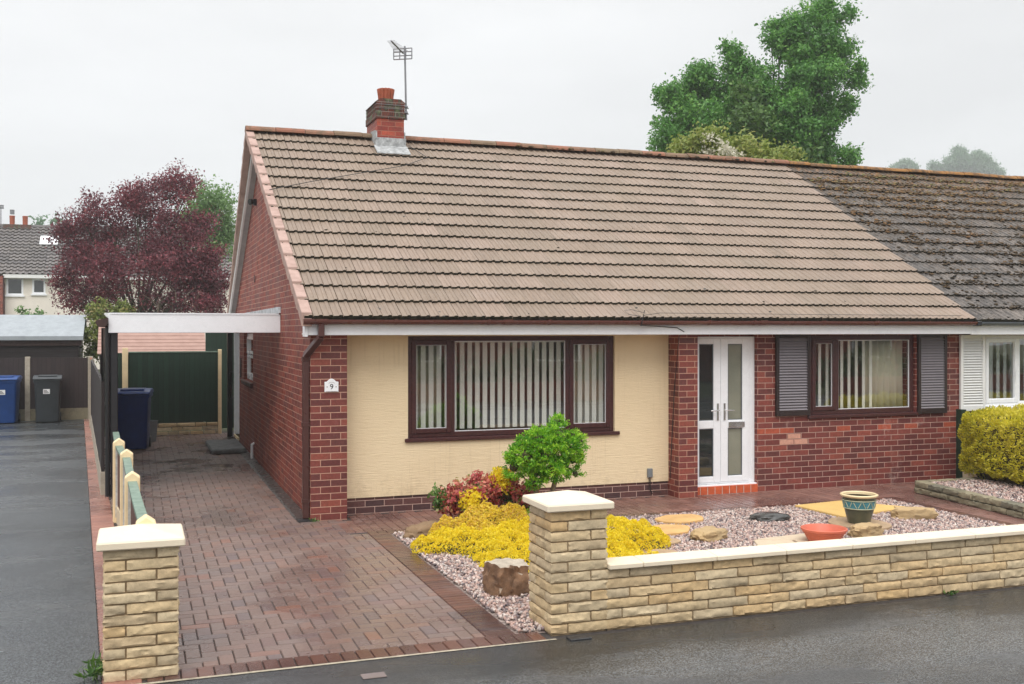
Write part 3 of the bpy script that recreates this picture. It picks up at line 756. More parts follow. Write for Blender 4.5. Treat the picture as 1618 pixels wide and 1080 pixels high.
# verge caps, one per course, and boards under the verge
vg = MB()
cy, cz = (RY - EY) / 16, (RZ - EZ) / 16
for side in (0, 1):
    for c_ in range(16):
        xa = -.10 - .007 * c_
        ya, za = EY + cy * c_, EZ + cz * c_
        yb, zb = ya + cy * 1.05, za + cz * 1.05
        if side: ya, yb = 2 * RY - ya, 2 * RY - yb
        n_ = .045
        p = [(ya, za - .09), (yb, zb - .075), (yb, zb + n_ - .01), (ya, za + n_ + .022)]
        vg.prism(p, 0, xa - .03, xa + (.085 if side == 0 else .07), rnd=random.random())
vg.build('verge_tiles', M['verge'], H, recalc=True, bev=.006)
bb_ = MB()
bb_.prism([(EY + .1, EZ - .13), (RY, RZ - .145), (RY, RZ - .07), (EY + .1, EZ - .06)], 0, -.075, -.02)
bb_.build('front_bargeboard', M['white_board'], H, recalc=True)
bb2 = MB()
bb2.prism([(9.9, roofz(9.9) - .20), (RY, RZ - .20), (RY, RZ - .07), (9.9, roofz(9.9) - .07)], 0, -.12, -.085)
bb2.build('rear_bargeboard', M['white_board'], H, recalc=True)
sf2 = MB(); sf2.prism([(9.9, roofz(9.9) - .18), (RY, RZ - .18), (RY, RZ - .16), (9.9, roofz(9.9) - .16)], 0, -.084, .0)
sf2.build('verge_soffit', M['soffit_grey'], H, recalc=True)
# fascia, soffit, gutter
MB().box(-.05, 9.12, -.15, -.125, 2.065, 2.185).build('fascia', M['white_upvc'], H, bev=.004)
MB().box(-.05, 9.12, -.124, .30, 2.072, 2.085).build('soffit', M['white_board'], H)
MB().box(-.085, -.052, -.16, .0, 2.05, 2.20).build('box_end', M['white_upvc'], H)
def gutter(x0, x1, y, z, r, mat, parent, name='gutter'):
    pr = []
    for a in np.linspace(math.pi, 2 * math.pi, 9): pr.append((y + math.cos(a) * r, z + math.sin(a) * r))
    for a in np.linspace(2 * math.pi, math.pi, 9): pr.append((y + math.cos(a) * (r - .006), z + .001 + math.sin(a) * (r - .006)))
    g = MB(); g.prism(pr, 0, x0, x1, smooth=False)
    return g.build(name, mat, parent, recalc=True)
GU = gutter(-.10, 9.13, -.205, 2.235, .052, M['brown_plastic'], H)
def clip(x, w_=.03, nm='gutter_bracket', mat='brown_plastic'):
    m_ = MB(); pr = [(-.205 + math.cos(a) * .058, 2.238 + math.sin(a) * .058) for a in np.linspace(math.pi, 2 * math.pi, 9)]
    pr += [(-.15, 2.245), (-.26, 2.245)]
    m_.prism(pr[:9] + [(-.147, 2.243), (-.263, 2.243)], 0, x, x + w_)
    return m_.build(nm, M[mat], GU, recalc=True)
for x_ in (.9, 2.0, 2.75, 3.95, 4.9, 5.55, 6.6, 7.45, 8.3): clip(x_)
clip(2.2, .1, 'gutter_union'); clip(5.65, .1, 'gutter_union'); clip(-.11, .12, 'gutter_stop'); clip(.02, .13, 'gutter_outlet')
dp = MB(); wd = .034
pts = [(.085, -.205, 2.19), (.085, -.205, 2.05), (-.045, .02, 1.84), (-.045, .045, 1.78), (-.045, .045, .03)]
def sq_pipe(mb, pts, w):
    for p, q in zip(pts[:-1], pts[1:]): mb.tube([p, q], w * 1.35, 4)
dp.xf = None
def sqbox(mb, p, q, w):
    p = Vector(p); q = Vector(q); d = (q - p).normalized(); u = Vector((1, 0, 0)) - d * d.x; u.normalize(); v2 = d.cross(u)
    vs = [tuple(c + a * u * w + b * v2 * w) for c in (p, q) for a, b in ((-1, -1), (1, -1), (1, 1), (-1, 1))]
    mb.add(vs, [(0, 1, 2, 3), (7, 6, 5, 4), (0, 4, 5, 1), (1, 5, 6, 2), (2, 6, 7, 3), (3, 7, 4, 0)])
for p, q in zip(pts[:-1], pts[1:]): sqbox(dp, p, q, wd)
DP = dp.build('downpipe', M['brown_pipe'], H, recalc=True, bev=.006)
for z_ in (1.78, 1.05, .2):
    c_ = MB(); sqbox(c_, (-.045, .045, z_), (-.045, .045, z_ + .045), wd + .007); c_.box(-.045, .0, .01, .08, z_ + .01, z_ + .035); c_.build('pipe_clip', M['brown_pipe'], DP, recalc=True)
B(-.14, .02, -.03, .11, .001, .02).build('gully', M['iron'], H)
# rear downpipe, black
rp_ = MB(); sqbox(rp_, (-.07, 9.72, 0), (-.07, 9.72, 2.3), .05); rp_.build('rear_downpipe', M['black_plastic'], H, recalc=True)

# windows -------------------------------------------------------------
def glass(x0, x1, z0, z1, y, parent, mat='glass', nm='pane'): return B(x0, x1, y, y + .006, z0, z1).build(nm, M[mat], parent)
def window_front(parent, x0, x1, z0, z1, y, fmat, mull, sashes, name='window', t_=.055, sill=True):
    w_ = MB(); w_.ring(x0, x1, z0, z1, y, y + .07, t_)
    for m_ in mull: w_.box(m_ - .03, m_ + .03, y + .002, y + .068, z0 + t_, z1 - t_)
    wo_ = w_.build(name, fmat, parent, bev=.005)
    edges = [x0 + t_] + sum([[m_ - .03, m_ + .03] for m_ in mull], []) + [x1 - t_]
    for i in range(0, len(edges), 2):
        a, b = edges[i], edges[i + 1]
        if (i // 2) in sashes:
            s2 = MB(); s2.ring(a - .012, b + .012, z0 + t_ - .012, z1 - t_ + .012, y - .014, y + .04, .058); s2.build('sash', fmat, wo_, bev=.007)
            glass(a + .045, b - .045, z0 + t_ + .045, z1 - t_ - .045, y + .02, wo_)
            gs = MB(); gs.ring(a + .042, b - .042, z0 + t_ + .042, z1 - t_ - .042, y + .008, y + .018, .009); gs.build('gasket', M['white_upvc'], wo_)
        else:
            glass(a, b, z0 + t_, z1 - t_, y + .03, wo_)
            gs = MB(); gs.ring(a, b, z0 + t_, z1 - t_, y + .016, y + .028, .008); gs.build('gasket', M['white_upvc'], wo_)
    if sill: B(x0 - .04, x1 + .06, y - .07, y + .06, z0 - .045, z0 - .001).build('sill', fmat, wo_, bev=.008)
    return wo_
W1 = window_front(H, *A[:2], A[2] + .03, A[3], .305, M['rosewood'], [1.735, 3.225], (0, 2), t_=.06)
W2 = window_front(H, *A2[:2], A2[2] + .03, A2[3], .165, M['rosewood'], [7.12], (0,), t_=.065)
tag(W1, 'wide brown three light window over the cream render'); tag(W2, 'brown two light window between the shutters')
# shutters
def shutter(x0, x1, z0, z1, y, fm, sm, parent):
    s_ = MB(); s_.ring(x0, x1, z0, z1, y, y + .04, .045, tb=.075); so_ = s_.build('shutter', fm, parent, bev=.004)
    l_ = MB(); k = int((z1 - z0 - .12) / .036); st = (z1 - z0 - .12) / k
    l_.box(x0 + .045, x1 - .045, y + .032, y + .038, z0 + .075, z1 - .045)
    for i in range(k):
        z = z0 + .075 + i * st
        l_.prism([(y + .002, z), (y + .026, z + st * .72), (y + .032, z + st * .72), (y + .010, z)], 0, x0 + .045, x1 - .045)
    l_.build('louvres', sm, so_, recalc=True)
    return so_
shutter(6.11, 6.64, .985, 2.06, .085, M['shutter_brown'], M['shutter_grey'], H)
shutter(8.42, 8.92, .955, 2.06, .085, M['shutter_brown'], M['shutter_grey'], H)

# blinds and curtains inside
def blind(name, x0, x1, z0, z1, y, n_, ang, label, wslat=.089, skip=()):
    b_ = MB(); b_.box(x0, x1, y - .02, y + .02, z1, z1 + .035)
    for i in range(n_):
        if i in skip: continue
        cx = x0 + (i + .5) * (x1 - x0) / n_
        b_.xf = Matrix.Translation((cx, y, 0)) @ Matrix.Rotation(R(ang + random.uniform(-4, 4)), 4, 'Z')
        b_.box(-wslat / 2, wslat / 2, -.0012, .0012, z0, z1)
    b_.xf = None
    o_ = b_.build(name, M['blind'], origin=((x0 + x1) / 2, y, z0)); return tag(o_, label, 'blind')
blind('vertical_blind', 1.26, 3.78, .93, 1.97, .425, 26, -14, 'cream vertical slat blind behind the wide brown window', .056)
blind('vertical_blind', 6.74, 7.82, 1.05, 1.97, .275, 9, -14, 'cream vertical slat blind behind the window between shutters', .04)
def curtain(x0, x1, z0, z1, y, amp, waves, label, taper=0):
    m_ = MB(); k = waves * 10; vs = []; fs = []
    for j, z in enumerate((z0, (z0 + z1) / 2, z1)):
        for i in range(k + 1):
            u = i / k; xx = x0 + (x1 - x0) * u + (taper * (1 - u) * (1 - j / 2) if taper else 0)
            vs.append((xx, y + amp * math.sin(u * waves * 2 * math.pi) + .3 * amp * math.sin(u * waves * 5.1 + j), z))
    for j in range(2):
        for i in range(k): a = j * (k + 1) + i; fs.append((a, a + 1, a + k + 2, a + k + 1))
    m_.add(vs, fs, smooth=True)
    o_ = m_.build('curtain', M['curtain'], origin=((x0 + x1) / 2, y, z0))
    o_.modifiers.new('thick', 'SOLIDIFY').thickness = .004
    return tag(o_, label, 'curtain')
curtain(1.24, 1.66, .88, 2.05, .58, .03, 4, 'cream curtain at left end of the wide brown window', .0)
curtain(3.30, 3.80, .88, 2.05, .58, .03, 4, 'cream curtain at right end of the wide brown window')
curtain(7.74, 8.36, .98, 2.05, .345, .025, 6, 'pale gold curtain at right side of the shuttered window', -.05)

# front doors
DR = MB(); DR.ring(4.86, 5.84, .125, 2.035, .19, .26, .05); DR.box(5.735, 5.79, .191, .259, .175, 1.985)
DF = DR.build('door_frame', M['white_upvc'], H, bev=.004)
def leaf_door(x0, x1, gx0, gx1, hx, hdir, plate, gm):
    m_ = MB(); y0_, y1_ = .175, .225
    zs = [(.15, .225), (.845, .95), (1.94, 2.015)]
    m_.box(x0, gx0, y0_, y1_, .15, 2.015); m_.box(gx1, x1, y0_, y1_, .15, 2.015)
    for a, b in zs: m_.box(gx0, gx1, y0_ + .001, y1_ - .001, a, b)
    d_ = m_.build('door', M['white_upvc'], H, bev=.006)
    for a, b in ((.225, .845), (.95, 1.94)):
        glass(gx0 - .004, gx1 + .004, a - .004, b + .004, .195, d_, gm, 'door_glass')
        gk = MB(); gk.ring(gx0, gx1, a, b, .182, .192, .009); gk.build('gasket', M['grey_gutter'], d_)
    h_ = MB(); h_.box(hx - .014, hx + .014, .163, .175, .95, 1.17)
    h_.tube([(hx, .165, 1.08), (hx, .135, 1.08), (hx + hdir * .03, .128, 1.08), (hx + hdir * .125, .128, 1.078)], .009, 8)
    h_.build('handle', M['chrome'], d_, bev=.003)
    if plate:
        p_ = MB(); p_.box(gx0 + .005, gx1 + .03, .160, .175, .855, .925); p_.box(gx0 + .02, gx1 + .015, .154, .160, .87, .908); p_.build('letter_plate', M['chrome'], d_, bev=.003)
    return d_
d1 = leaf_door(4.905, 5.318, 5.005, 5.215, 5.275, -1, False, 'glass_dark'); d2 = leaf_door(5.322, 5.735, 5.43, 5.645, 5.375, 1, True, 'glass_obscure')
tag(d1, 'left door leaf with dark clear glass'); tag(d2, 'right door leaf with frosted glass and letter plate')
B(4.87, 5.85, .14, .30, .085, .122).build('door_sill', M['white_upvc'], H, bev=.004)
st_ = MB()
for k in range(9):
    a = 4.885 + k * .107; st_.box(a + .002, a + .105, .122, .2, .0, .105)
st_.box(4.884, 5.845, .128, .2, .0, .100, 0)
st_.build('door_step', M['quarry_tile'], H, bev=.003)
B(4.886, 5.843, .1235, .2, -.04, .098).build('step_joint', M['cement'], H)

# gable side: door, window, step, fittings
sd = MB(); sd.box(.05, .12, DY0, DY0 + .06, .1, 2.06); sd.box(.05, .12, DY1 - .06, DY1, .1, 2.06); sd.box(.051, .119, DY0 + .06, DY1 - .06, 2.0, 2.06)
sd.box(.06, .11, DY0 + .06, DY1 - .06, .1, .5); sd.box(.06, .11, DY0 + .06, DY0 + .16, .5, 2.0); sd.box(.06, .11, DY1 - .16, DY1 - .06, .5, 2.0)
sd.box(-.03, .06, DY1 - .03, DY1 + .02, .1, 2.06)
SD = sd.build('side_door', M['white_upvc'], H, bev=.004)
B(.075, .085, DY0 + .16, DY1 - .16, .5, 2.0).build('door_glass', M['glass_dark'], SD)
B(-.03, .07, DY0, DY1, .05, .1).build('door_sill', M['cream_post'], SD)
sw = MB()
def ringY(mb, y0, y1, z0, z1, x0, x1, t_):
    mb.box(x0, x1, y0, y0 + t_, z0, z1); mb.box(x0, x1, y1 - t_, y1, z0, z1); mb.box(x0 + .001, x1 - .001, y0 + t_, y1 - t_, z0, z0 + t_); mb.box(x0 + .001, x1 - .001, y0 + t_, y1 - t_, z1 - t_, z1)
ringY(sw, WY0, WY1, 1.25, 2.06, .06, .12, .07); ringY(sw, WY0 + .06, WY1 - .06, 1.70, 2.0, .045, .10, .05); ringY(sw, WY0 + .06, WY1 - .06, 1.31, 1.68, .05, .10, .05)
SW = sw.build('side_window', M['white_upvc'], H, bev=.004)
B(.08, .086, WY0 + .1, WY1 - .1, 1.74, 1.96).build('pane', M['glass'], SW); B(.08, .086, WY0 + .1, WY1 - .1, 1.35, 1.64).build('pane', M['glass'], SW)
B(-.05, .1, WY0 - .05, WY1 + .05, 1.17, 1.235).build('sill', M['brown_pipe'], SW, bev=.006)
gh = MB(); gh.tube([(-.0, 9.42, 1.3), (-.08, 9.42, 1.3), (-.09, 9.42, 1.27), (-.09, 9.42, .82), (-.08, 9.42, .79), (0, 9.42, .79)], .016, 8); gh.build('grab_rail', M['black_plastic'], H)
wp = MB(); wp.tube([(-.04, 5.82, .0), (-.04, 5.82, .26)], .022, 10); wp.tube([(-.04, 5.82, .25), (.0, 5.82, .27)], .018, 8); wp.build('waste_pipe', M['white_upvc'], H)
fl_ = MB(); fl_.box(-.05, 0, 5.48, 5.58, 4.12, 4.22); fl_.tube([(-.05, 5.53, 4.18), (-.11, 5.50, 4.17)], [.04, .05], 10); fl_.build('security_light', M['black_plastic'], H)
vn = MB(); vn.tube([(.002, 5.73, 2.95), (-.012, 5.73, 2.95)], [.06, .06], 16); vn.build('gable_vent', M['brown_pipe'], H)
va = MB(); va.box(-.02, .0, 8.05, 8.1, 1.25, 1.6); va.build('door_latch_box', M['black_plastic'], H)
# house number
pq = MB(); pts2 = []
for i in range(17):
    u = -1 + i / 8; hgt = .115 + (.035 * math.cos(u * math.pi / 2 * 1.45) if abs(u) < .69 else 0)
    pts2.append((.233 + u * .0775, 1.43 + hgt))
poly = [(.1555, 1.43), (.3105, 1.43)] + pts2[::-1]
pq.prism(poly, 1, -.018, -.003); PQ = pq.build('number_plaque', M['white_upvc'], H, recalc=True, bev=.003)
tag(PQ, 'white plaque with black figure 9')
pe = MB()
for z_, x0_, x1_ in ((1.436, .165, .301), ): pe.box(x0_, x1_, -.0205, -.0185, z_, z_ + .004)
for sx in (-1, 1): pe.tube([(.233 + sx * .05, -.0195, 1.488), (.233 + sx * .05, -.021, 1.488)], .006, 8)
for i in range(6): 
    a = math.pi * (.2 + .6 * i / 5); pe.box(.233 + math.cos(a) * .035 - .004, .233 + math.cos(a) * .035 + .004, -.0205, -.0185, 1.516 + math.sin(a) * .022, 1.520 + math.sin(a) * .022)
pe.build('plaque_motif', M['rock_grey'], PQ)
def text(body, size, loc, rot, mat, parent, name, ext=.001):
    cu = bpy.data.curves.new(name, 'FONT'); cu.body = body; cu.size = size; cu.extrude = ext; cu.align_x = 'CENTER'; cu.align_y = 'CENTER'
    tmp = bpy.data.objects.new(name, cu); me = bpy.data.meshes.new_from_object(tmp); bpy.data.objects.remove(tmp)
    me.materials.clear(); me.materials.append(mat); me.name = name
    o_ = bpy.data.objects.new(name, me); COL.objects.link(o_)
    off = Vector((0, 0, 0)); p = parent
    while p is not None: off += p.location; p = p.parent
    o_.location = Vector(loc) - off; o_.rotation_euler = rot; o_.parent = parent
    return o_
text('9', .085, (.233, -.0195, 1.487), (R(90), 0, 0), M['ink'], PQ, 'number')
# meter box on the render, with cable
mbx = B(4.30, 4.37, .235, .27, .245, .36); MBX = mbx.build('outdoor_socket', M['grey_bucket'], H, bev=.006)
cb = MB(); cb.tube([(4.33, .262, .245), (4.33, .262, .1), (4.36, .27, .06), (4.5, .265, .05)], .004, 6); cb.tube([(4.345, .262, .245), (4.35, .262, .08), (4.38, .27, .03)], .004, 6); cb.build('socket_cable', M['cable'], MBX)
# cables on roof and front
cb = MB()
def on_roof(x, y, h=.06): return (x, y, roofz(y) + h)
cb.tube([on_roof(-.12, 2.75), on_roof(.5, 3.05, .07), on_roof(1.2, 3.4, .06), on_roof(2.0, 3.75, .07), on_roof(2.45, 4.1, .07), on_roof(2.25, 4.5, .08)], .0055, 5)
cb.build('aerial_cable', M['cable'], H)
cb = MB(); cb.tube([(3.95, -.26, 2.17), (3.98, -.27, 2.30), (4.0, -.26, 2.36)], .006, 5); cb.tube([(3.99, -.26, 2.30), (4.2, -.27, 2.33), (6, -.20, 2.325), (8.9, -.20, 2.32)], .003, 4)
cb.tube([(3.95, -.24, 2.18), (4.25, -.165, 2.165), (4.5, -.16, 2.15), (4.6, -.155, 2.10), (4.603, -.02, 2.04), (4.603, .1, 1.4), (4.603, .22, .2)], .005, 5)
cb.tube([(4.0, -.27, 2.33), (3.85, -.2, 2.37), (3.78, -.15, 2.36), (3.82, -.2, 2.31), (3.95, -.26, 2.29)], .003, 4)
cb.build('telephone_cable', M['cable'], H)

# chimney (child of the bungalow)
CX0, CX1, CY0, CY1 = 1.735, 2.165, 4.45, 5.22
cm = MB(); cm.box(CX0, CX1, CY0, CY1, 4.7, 5.44); CH = cm.build('chimney', M['brick_chim'], H)
ct = MB(); ct.box(CX0 - .02, CX1 + .02, CY0 - .02, CY1 + .02, 5.44, 5.56); ct.box(CX0 - .012, CX1 + .012, CY0 - .012, CY1 + .012, 5.56, 5.71); ct.build('corbel', M['chim_top'], CH, bev=.008)
cf = MB(); cf.prism([(CX0 - .03, 5.70), (CX1 + .03, 5.70), (CX1 - .05, 5.76), (CX0 + .05, 5.76)], 1, CY0 - .0, CY1 + .0); cf.build('flaunching', M['chim_top'], CH, recalc=True)
cp = MB(); cp.lathe([(.112, 0), (.120, .10), (.130, .16), (.134, .198), (.11, .206), (.09, .1)], (1.92, 4.66, 5.745), 96, flute=lambda a: 1 + .05 * (1 if math.sin(a * 13) > -.3 else -2.2)); cp.build('chimney_pot', M['chimney_pot'], CH)
fs_ = MB(); fs_.box(CX0 - .03, CX1 + .03, CY0 - .018, CY0 - .002, roofz(CY0) - .05, roofz(CY0) + .20)
fs_.prism([(CY0 - .24, roofz(CY0 - .24) + .05), (CY0 - .0, roofz(CY0) + .06), (CY0, roofz(CY0) + .08), (CY0 - .24, roofz(CY0 - .24) + .065)], 0, CX0 - .05, CX1 + .05)
for sx in (-1, 1):
    xa = CX0 - .02 if sx < 0 else CX1 + .002
    fs_.prism([(CY0 - .01, roofz(CY0) - .02), (RY, RZ - .02), (RY, RZ + .12), (CY0 + .12, 5.27), (CY0 - .01, 5.24)], 0, xa, xa + .018)
fs_.build('flashing', plain('old_lead', (.36, .37, .37), .75, .9, var=.45, scale=14, dirt=.4, bscale=16), CH, recalc=True)
st2 = MB()
for z_ in (5.60, 5.66): st2.tube([(CX0 - .02, CY0 - .02, z_), (CX1 + .02, CY0 - .02, z_)], .004, 4); st2.tube([(CX0 - .02, CY0 - .02, z_), (CX0 - .02, CY1, z_ + .0)], .004, 4)
st2.build('lashing_wire', M['steel'], CH)
# aerial
AE = thing('tv_aerial', (2.215, 4.50, 5.5), 'grey television aerial on a thin mast strapped to the brick chimney', 'aerial')
MB().tube([(2.215, 4.50, 5.45), (2.19, 4.50, 6.62)], .016, 8).build('mast', M['steel'], AE)
br_ = MB(); br_.box(2.16, 2.23, 4.46, 4.52, 5.55, 5.58); br_.box(2.16, 2.23, 4.46, 4.52, 5.64, 5.67); br_.tube([(2.2, 4.44, 5.56), (2.26, 4.56, 5.56)], .012, 6); br_.tube([(2.2, 4.44, 5.65), (2.26, 4.56, 5.65)], .012, 6); br_.build('bracket', M['steel'], AE)
tip = Vector((1.84, 3.95, 6.53)); hub = Vector((2.16, 4.48, 6.50)); dr = (tip - hub).normalized(); side = dr.cross(Vector((0, 0, 1))).normalized()
bo = MB(); bo.tube([tuple(hub), tuple(tip)], .013, 6)
for k in range(9):
    p = hub + dr * (.12 + .062 * k); ln = .11 - .006 * k; bo.tube([tuple(p - side * ln), tuple(p + side * ln)], .004, 4)
bo.build('boom', M['steel'], AE)
rf = MB(); c0 = hub + Vector((0, .03, 0)); upv = Vector((0, 0, 1))
for dz_ in (-.085, -.03, .03, .085): rf.tube([tuple(c0 - side * .15 + upv * dz_), tuple(c0 + side * .15 + upv * dz_)], .009, 4)
for dx_ in (-.15, -.05, .05, .15): rf.tube([tuple(c0 + side * dx_ - upv * .085), tuple(c0 + side * dx_ + upv * .085)], .009, 4)
rf.build('reflector', M['steel'], AE)

# step slab beside side door
ss = MB(); ss.box(-.62, -.03, 6.75, 8.4, .0, .085); tag(ss.build('door_step_slab', M['step_grey'], origin=(-.3, 7.6, 0), bev=.02), 'grey concrete step slab below the white side door', 'step')

# ------------------------------------------------------------------ right neighbour
NH = thing('bungalow', (9.15, 0, 0), 'adjoining bungalow with dark mossy roof, white window and white shutter', 'bungalow')
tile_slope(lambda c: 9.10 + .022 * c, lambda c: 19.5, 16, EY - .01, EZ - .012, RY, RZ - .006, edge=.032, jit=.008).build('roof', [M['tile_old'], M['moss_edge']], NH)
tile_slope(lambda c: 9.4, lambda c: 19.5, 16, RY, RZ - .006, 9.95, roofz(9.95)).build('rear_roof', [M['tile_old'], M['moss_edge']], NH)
rt = MB(); x_ = 9.53
while x_ < 19.4:
    bp = random.uniform(-.012, .012); rt.prism([(RY + math.cos(a) * .13, RZ + .005 + bp + math.sin(a) * .075) for a in np.linspace(0, math.pi, 9)], 0, x_ + .005, x_ + .445); x_ += .45
rt.build('ridge_tiles', M['ridge_old'], NH, recalc=True)
nw = MB(); A3 = (9.62, 11.6, 1.0, 2.05)
nw.box(9.142, A3[0], .135, .4, -.05, 2.10); nw.box(A3[1], 19, .135, .4, -.05, 2.10); nw.box(A3[0], A3[1], .135, .4, -.05, A3[2]); nw.box(A3[0], A3[1], .135, .4, A3[3], 2.10)
B(9.15, 19, 9.4, 9.65, -.05, 2.2).build('rear_wall', M['brick'], NH); nw.build('front_wall', M['brick'], NH)
im2 = MB(); im2.box(9.3, 19, 4.2, 4.3, 0, 2.4); im2.box(9.3, 19, .4, 9.4, 2.3, 2.36); im2.build('interior_wall', M['room'], NH)
B(9.12, 19, -.152, -.125, 2.055, 2.185).build('fascia', M['white_upvc'], NH, bev=.004)
B(9.12, 19, -.124, .30, 2.065, 2.08).build('soffit', M['white_board'], NH)
NG = gutter(9.2, 19, -.205, 2.232, .05, M['grey_gutter'], NH)
B(9.135, 9.21, -.262, -.15, 2.175, 2.245).build('gutter_stop', M['black_plastic'], NG, bev=.01)
NW = window_front(NH, A3[0], A3[1], A3[2] + .02, A3[3], .16, M['white_upvc'], [10.28, 10.95], (0,), t_=.06)
shutter(9.16, 9.60, .97, 2.05, .085, M['shutter_white'], M['shutter_white'], NH)
NWl = MB(); NWl.tube([(10.19, .135, 1.40), (10.19, .12, 1.42), (10.20, .115, 1.52), (10.22, .115, 1.58)], .008, 6); NWl.build('window_handle', M['white_upvc'], NW)
blind('vertical_blind', 9.7, 11.5, 1.1, 1.97, .285, 14, -14, 'grey slat blind in the white window of adjoining bungalow', .05).data.materials[0] = plain('blind_grey', hexc(176, 182, 182), .8)

n = NT('roof moss clump'); M['moss_bits'] = n.pbr(n.ramp(n.attr(), [(0, hexc(34, 31, 25)), (.3, hexc(62, 52, 38)), (.55, hexc(84, 68, 48)), (.8, hexc(120, 90, 58)), (1, hexc(112, 112, 72))]), .95, n.bump(n.noise(60, 4, .7), .8, .01))
k = 15000; U = RG.random(k) ** .75; xs_ = RG.uniform(9.2, 19, k); cc = np.round(U * 16 + RG.normal(size=k) * .12) + RG.normal(size=k) * .18
cc = np.clip(cc, 0, 16); ys_ = EY + (RY - EY) * cc / 16; zs_ = EZ + (RZ - EZ) * cc / 16 + .028
keep = (xs_ > 9.25 + .022 * cc) & (np.array([mnoise.noise(Vector((a, b, 2.2))) for a, b in zip(xs_ * 1.1, ys_ * 1.6)]) + .25 * (cc / 16) > RG.uniform(-.25, .35, k))
bits('moss_clumps', np.column_stack([xs_, ys_, zs_])[keep], .026, M['moss_bits'], NH, rnd=np.clip((cc[keep] / 16) * .55 + RG.random(keep.sum()) * .5, 0, 1))
k = 170; xs_ = RG.uniform(-.1, 9.3, k); cc = np.floor(RG.random(k) * 16) + np.abs(RG.normal(size=k)) * .12; cc = np.clip(cc, 0, 15.8)
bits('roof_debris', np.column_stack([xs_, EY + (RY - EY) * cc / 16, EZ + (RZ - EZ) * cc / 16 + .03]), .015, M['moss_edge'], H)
k = 90; xs_ = RG.uniform(4, 9.3, k)
bits('ridge_moss', np.column_stack([xs_, RY - .1 + RG.normal(size=k) * .02, np.full(k, RZ + .03)]), .03, M['moss_bits'], H)

# ------------------------------------------------------------------ carport
CPT = thing('carport', (-2.05, 2.56, 0), 'flat carport with white front fascia and black posts beside the gable', 'carport')
B(-2.15, -.002, 2.54, 2.58, 2.085, 2.325).build('front_beam', M['white_upvc'], CPT, bev=.004)
cr_ = MB(); cr_.prism([(2.57, 2.34), (9.9, 2.24), (9.9, 2.215), (2.57, 2.315)], 0, -2.2, -.03); 
n = NT('opal carport sheet'); d_ = n.n('BsdfDiffuse'); d_.inputs[0].default_value = (.8, .8, .78, 1); t2 = n.n('BsdfTranslucent'); t2.inputs[0].default_value = (.85, .86, .85, 1)
mxx = n.n('MixShader'); mxx.inputs[0].default_value = .72; n.t.links.new(d_.outputs[0], mxx.inputs[1]); n.t.links.new(t2.outputs[0], mxx.inputs[2]); n.t.links.new(mxx.outputs[0], n.out.inputs[0])
cr_.build('roof_sheet', n.m, CPT, recalc=True)
cs = MB()
for k in range(6): yy = 2.58 + k * 1.4; B(-2.14, -.04, yy, yy + .045, 2.13, 2.21).build('joist', M['wood_stain_brown'], CPT)
B(-2.14, -.02, 2.53, 2.545, 2.328, 2.342).build('edge_trim', M['white_upvc'], CPT)
lf = MB(); lf.prism([(2.50, 2.35), (9.9, 2.25), (9.9, 2.41), (2.52, 2.43)], 0, -.03, -.003); lf.build('wall_flashing', M['lead'], CPT, recalc=True)
gt = MB(); gt.prism([(-2.30, 2.21), (-2.27, 2.16), (-2.19, 2.16), (-2.16, 2.21), (-2.16, 2.28), (-2.30, 2.24)], 1, 2.46, 9.8); gt.build('side_gutter', M['wood_stain_brown'], CPT, recalc=True)
for yy, xx in ((2.58, -2.04), (6.2, -2.14), (9.7, -2.25)):
    B(xx - .085, xx, yy, yy + .085, 0, 2.16).build('post', M['black_paint'], CPT, bev=.006)
dp3 = MB(); dp3.tube([(-2.16, 2.60, 0), (-2.16, 2.60, 2.17)], .032, 10); dp3.build('downpipe', M['black_plastic'], CPT)
sp_ = MB(); sp_.quad((-2.22, 2.75, .9), (-2.36, 9.7, .9), (-2.36, 9.7, 2.15), (-2.22, 2.75, 2.15)); sp_.add([(-2.24, 2.75, .9), (-2.38, 9.7, .9), (-2.38, 9.7, 2.15), (-2.24, 2.75, 2.15)], [(3, 2, 1, 0)])
sp_.build('side_panel', M['black_paint'], CPT)

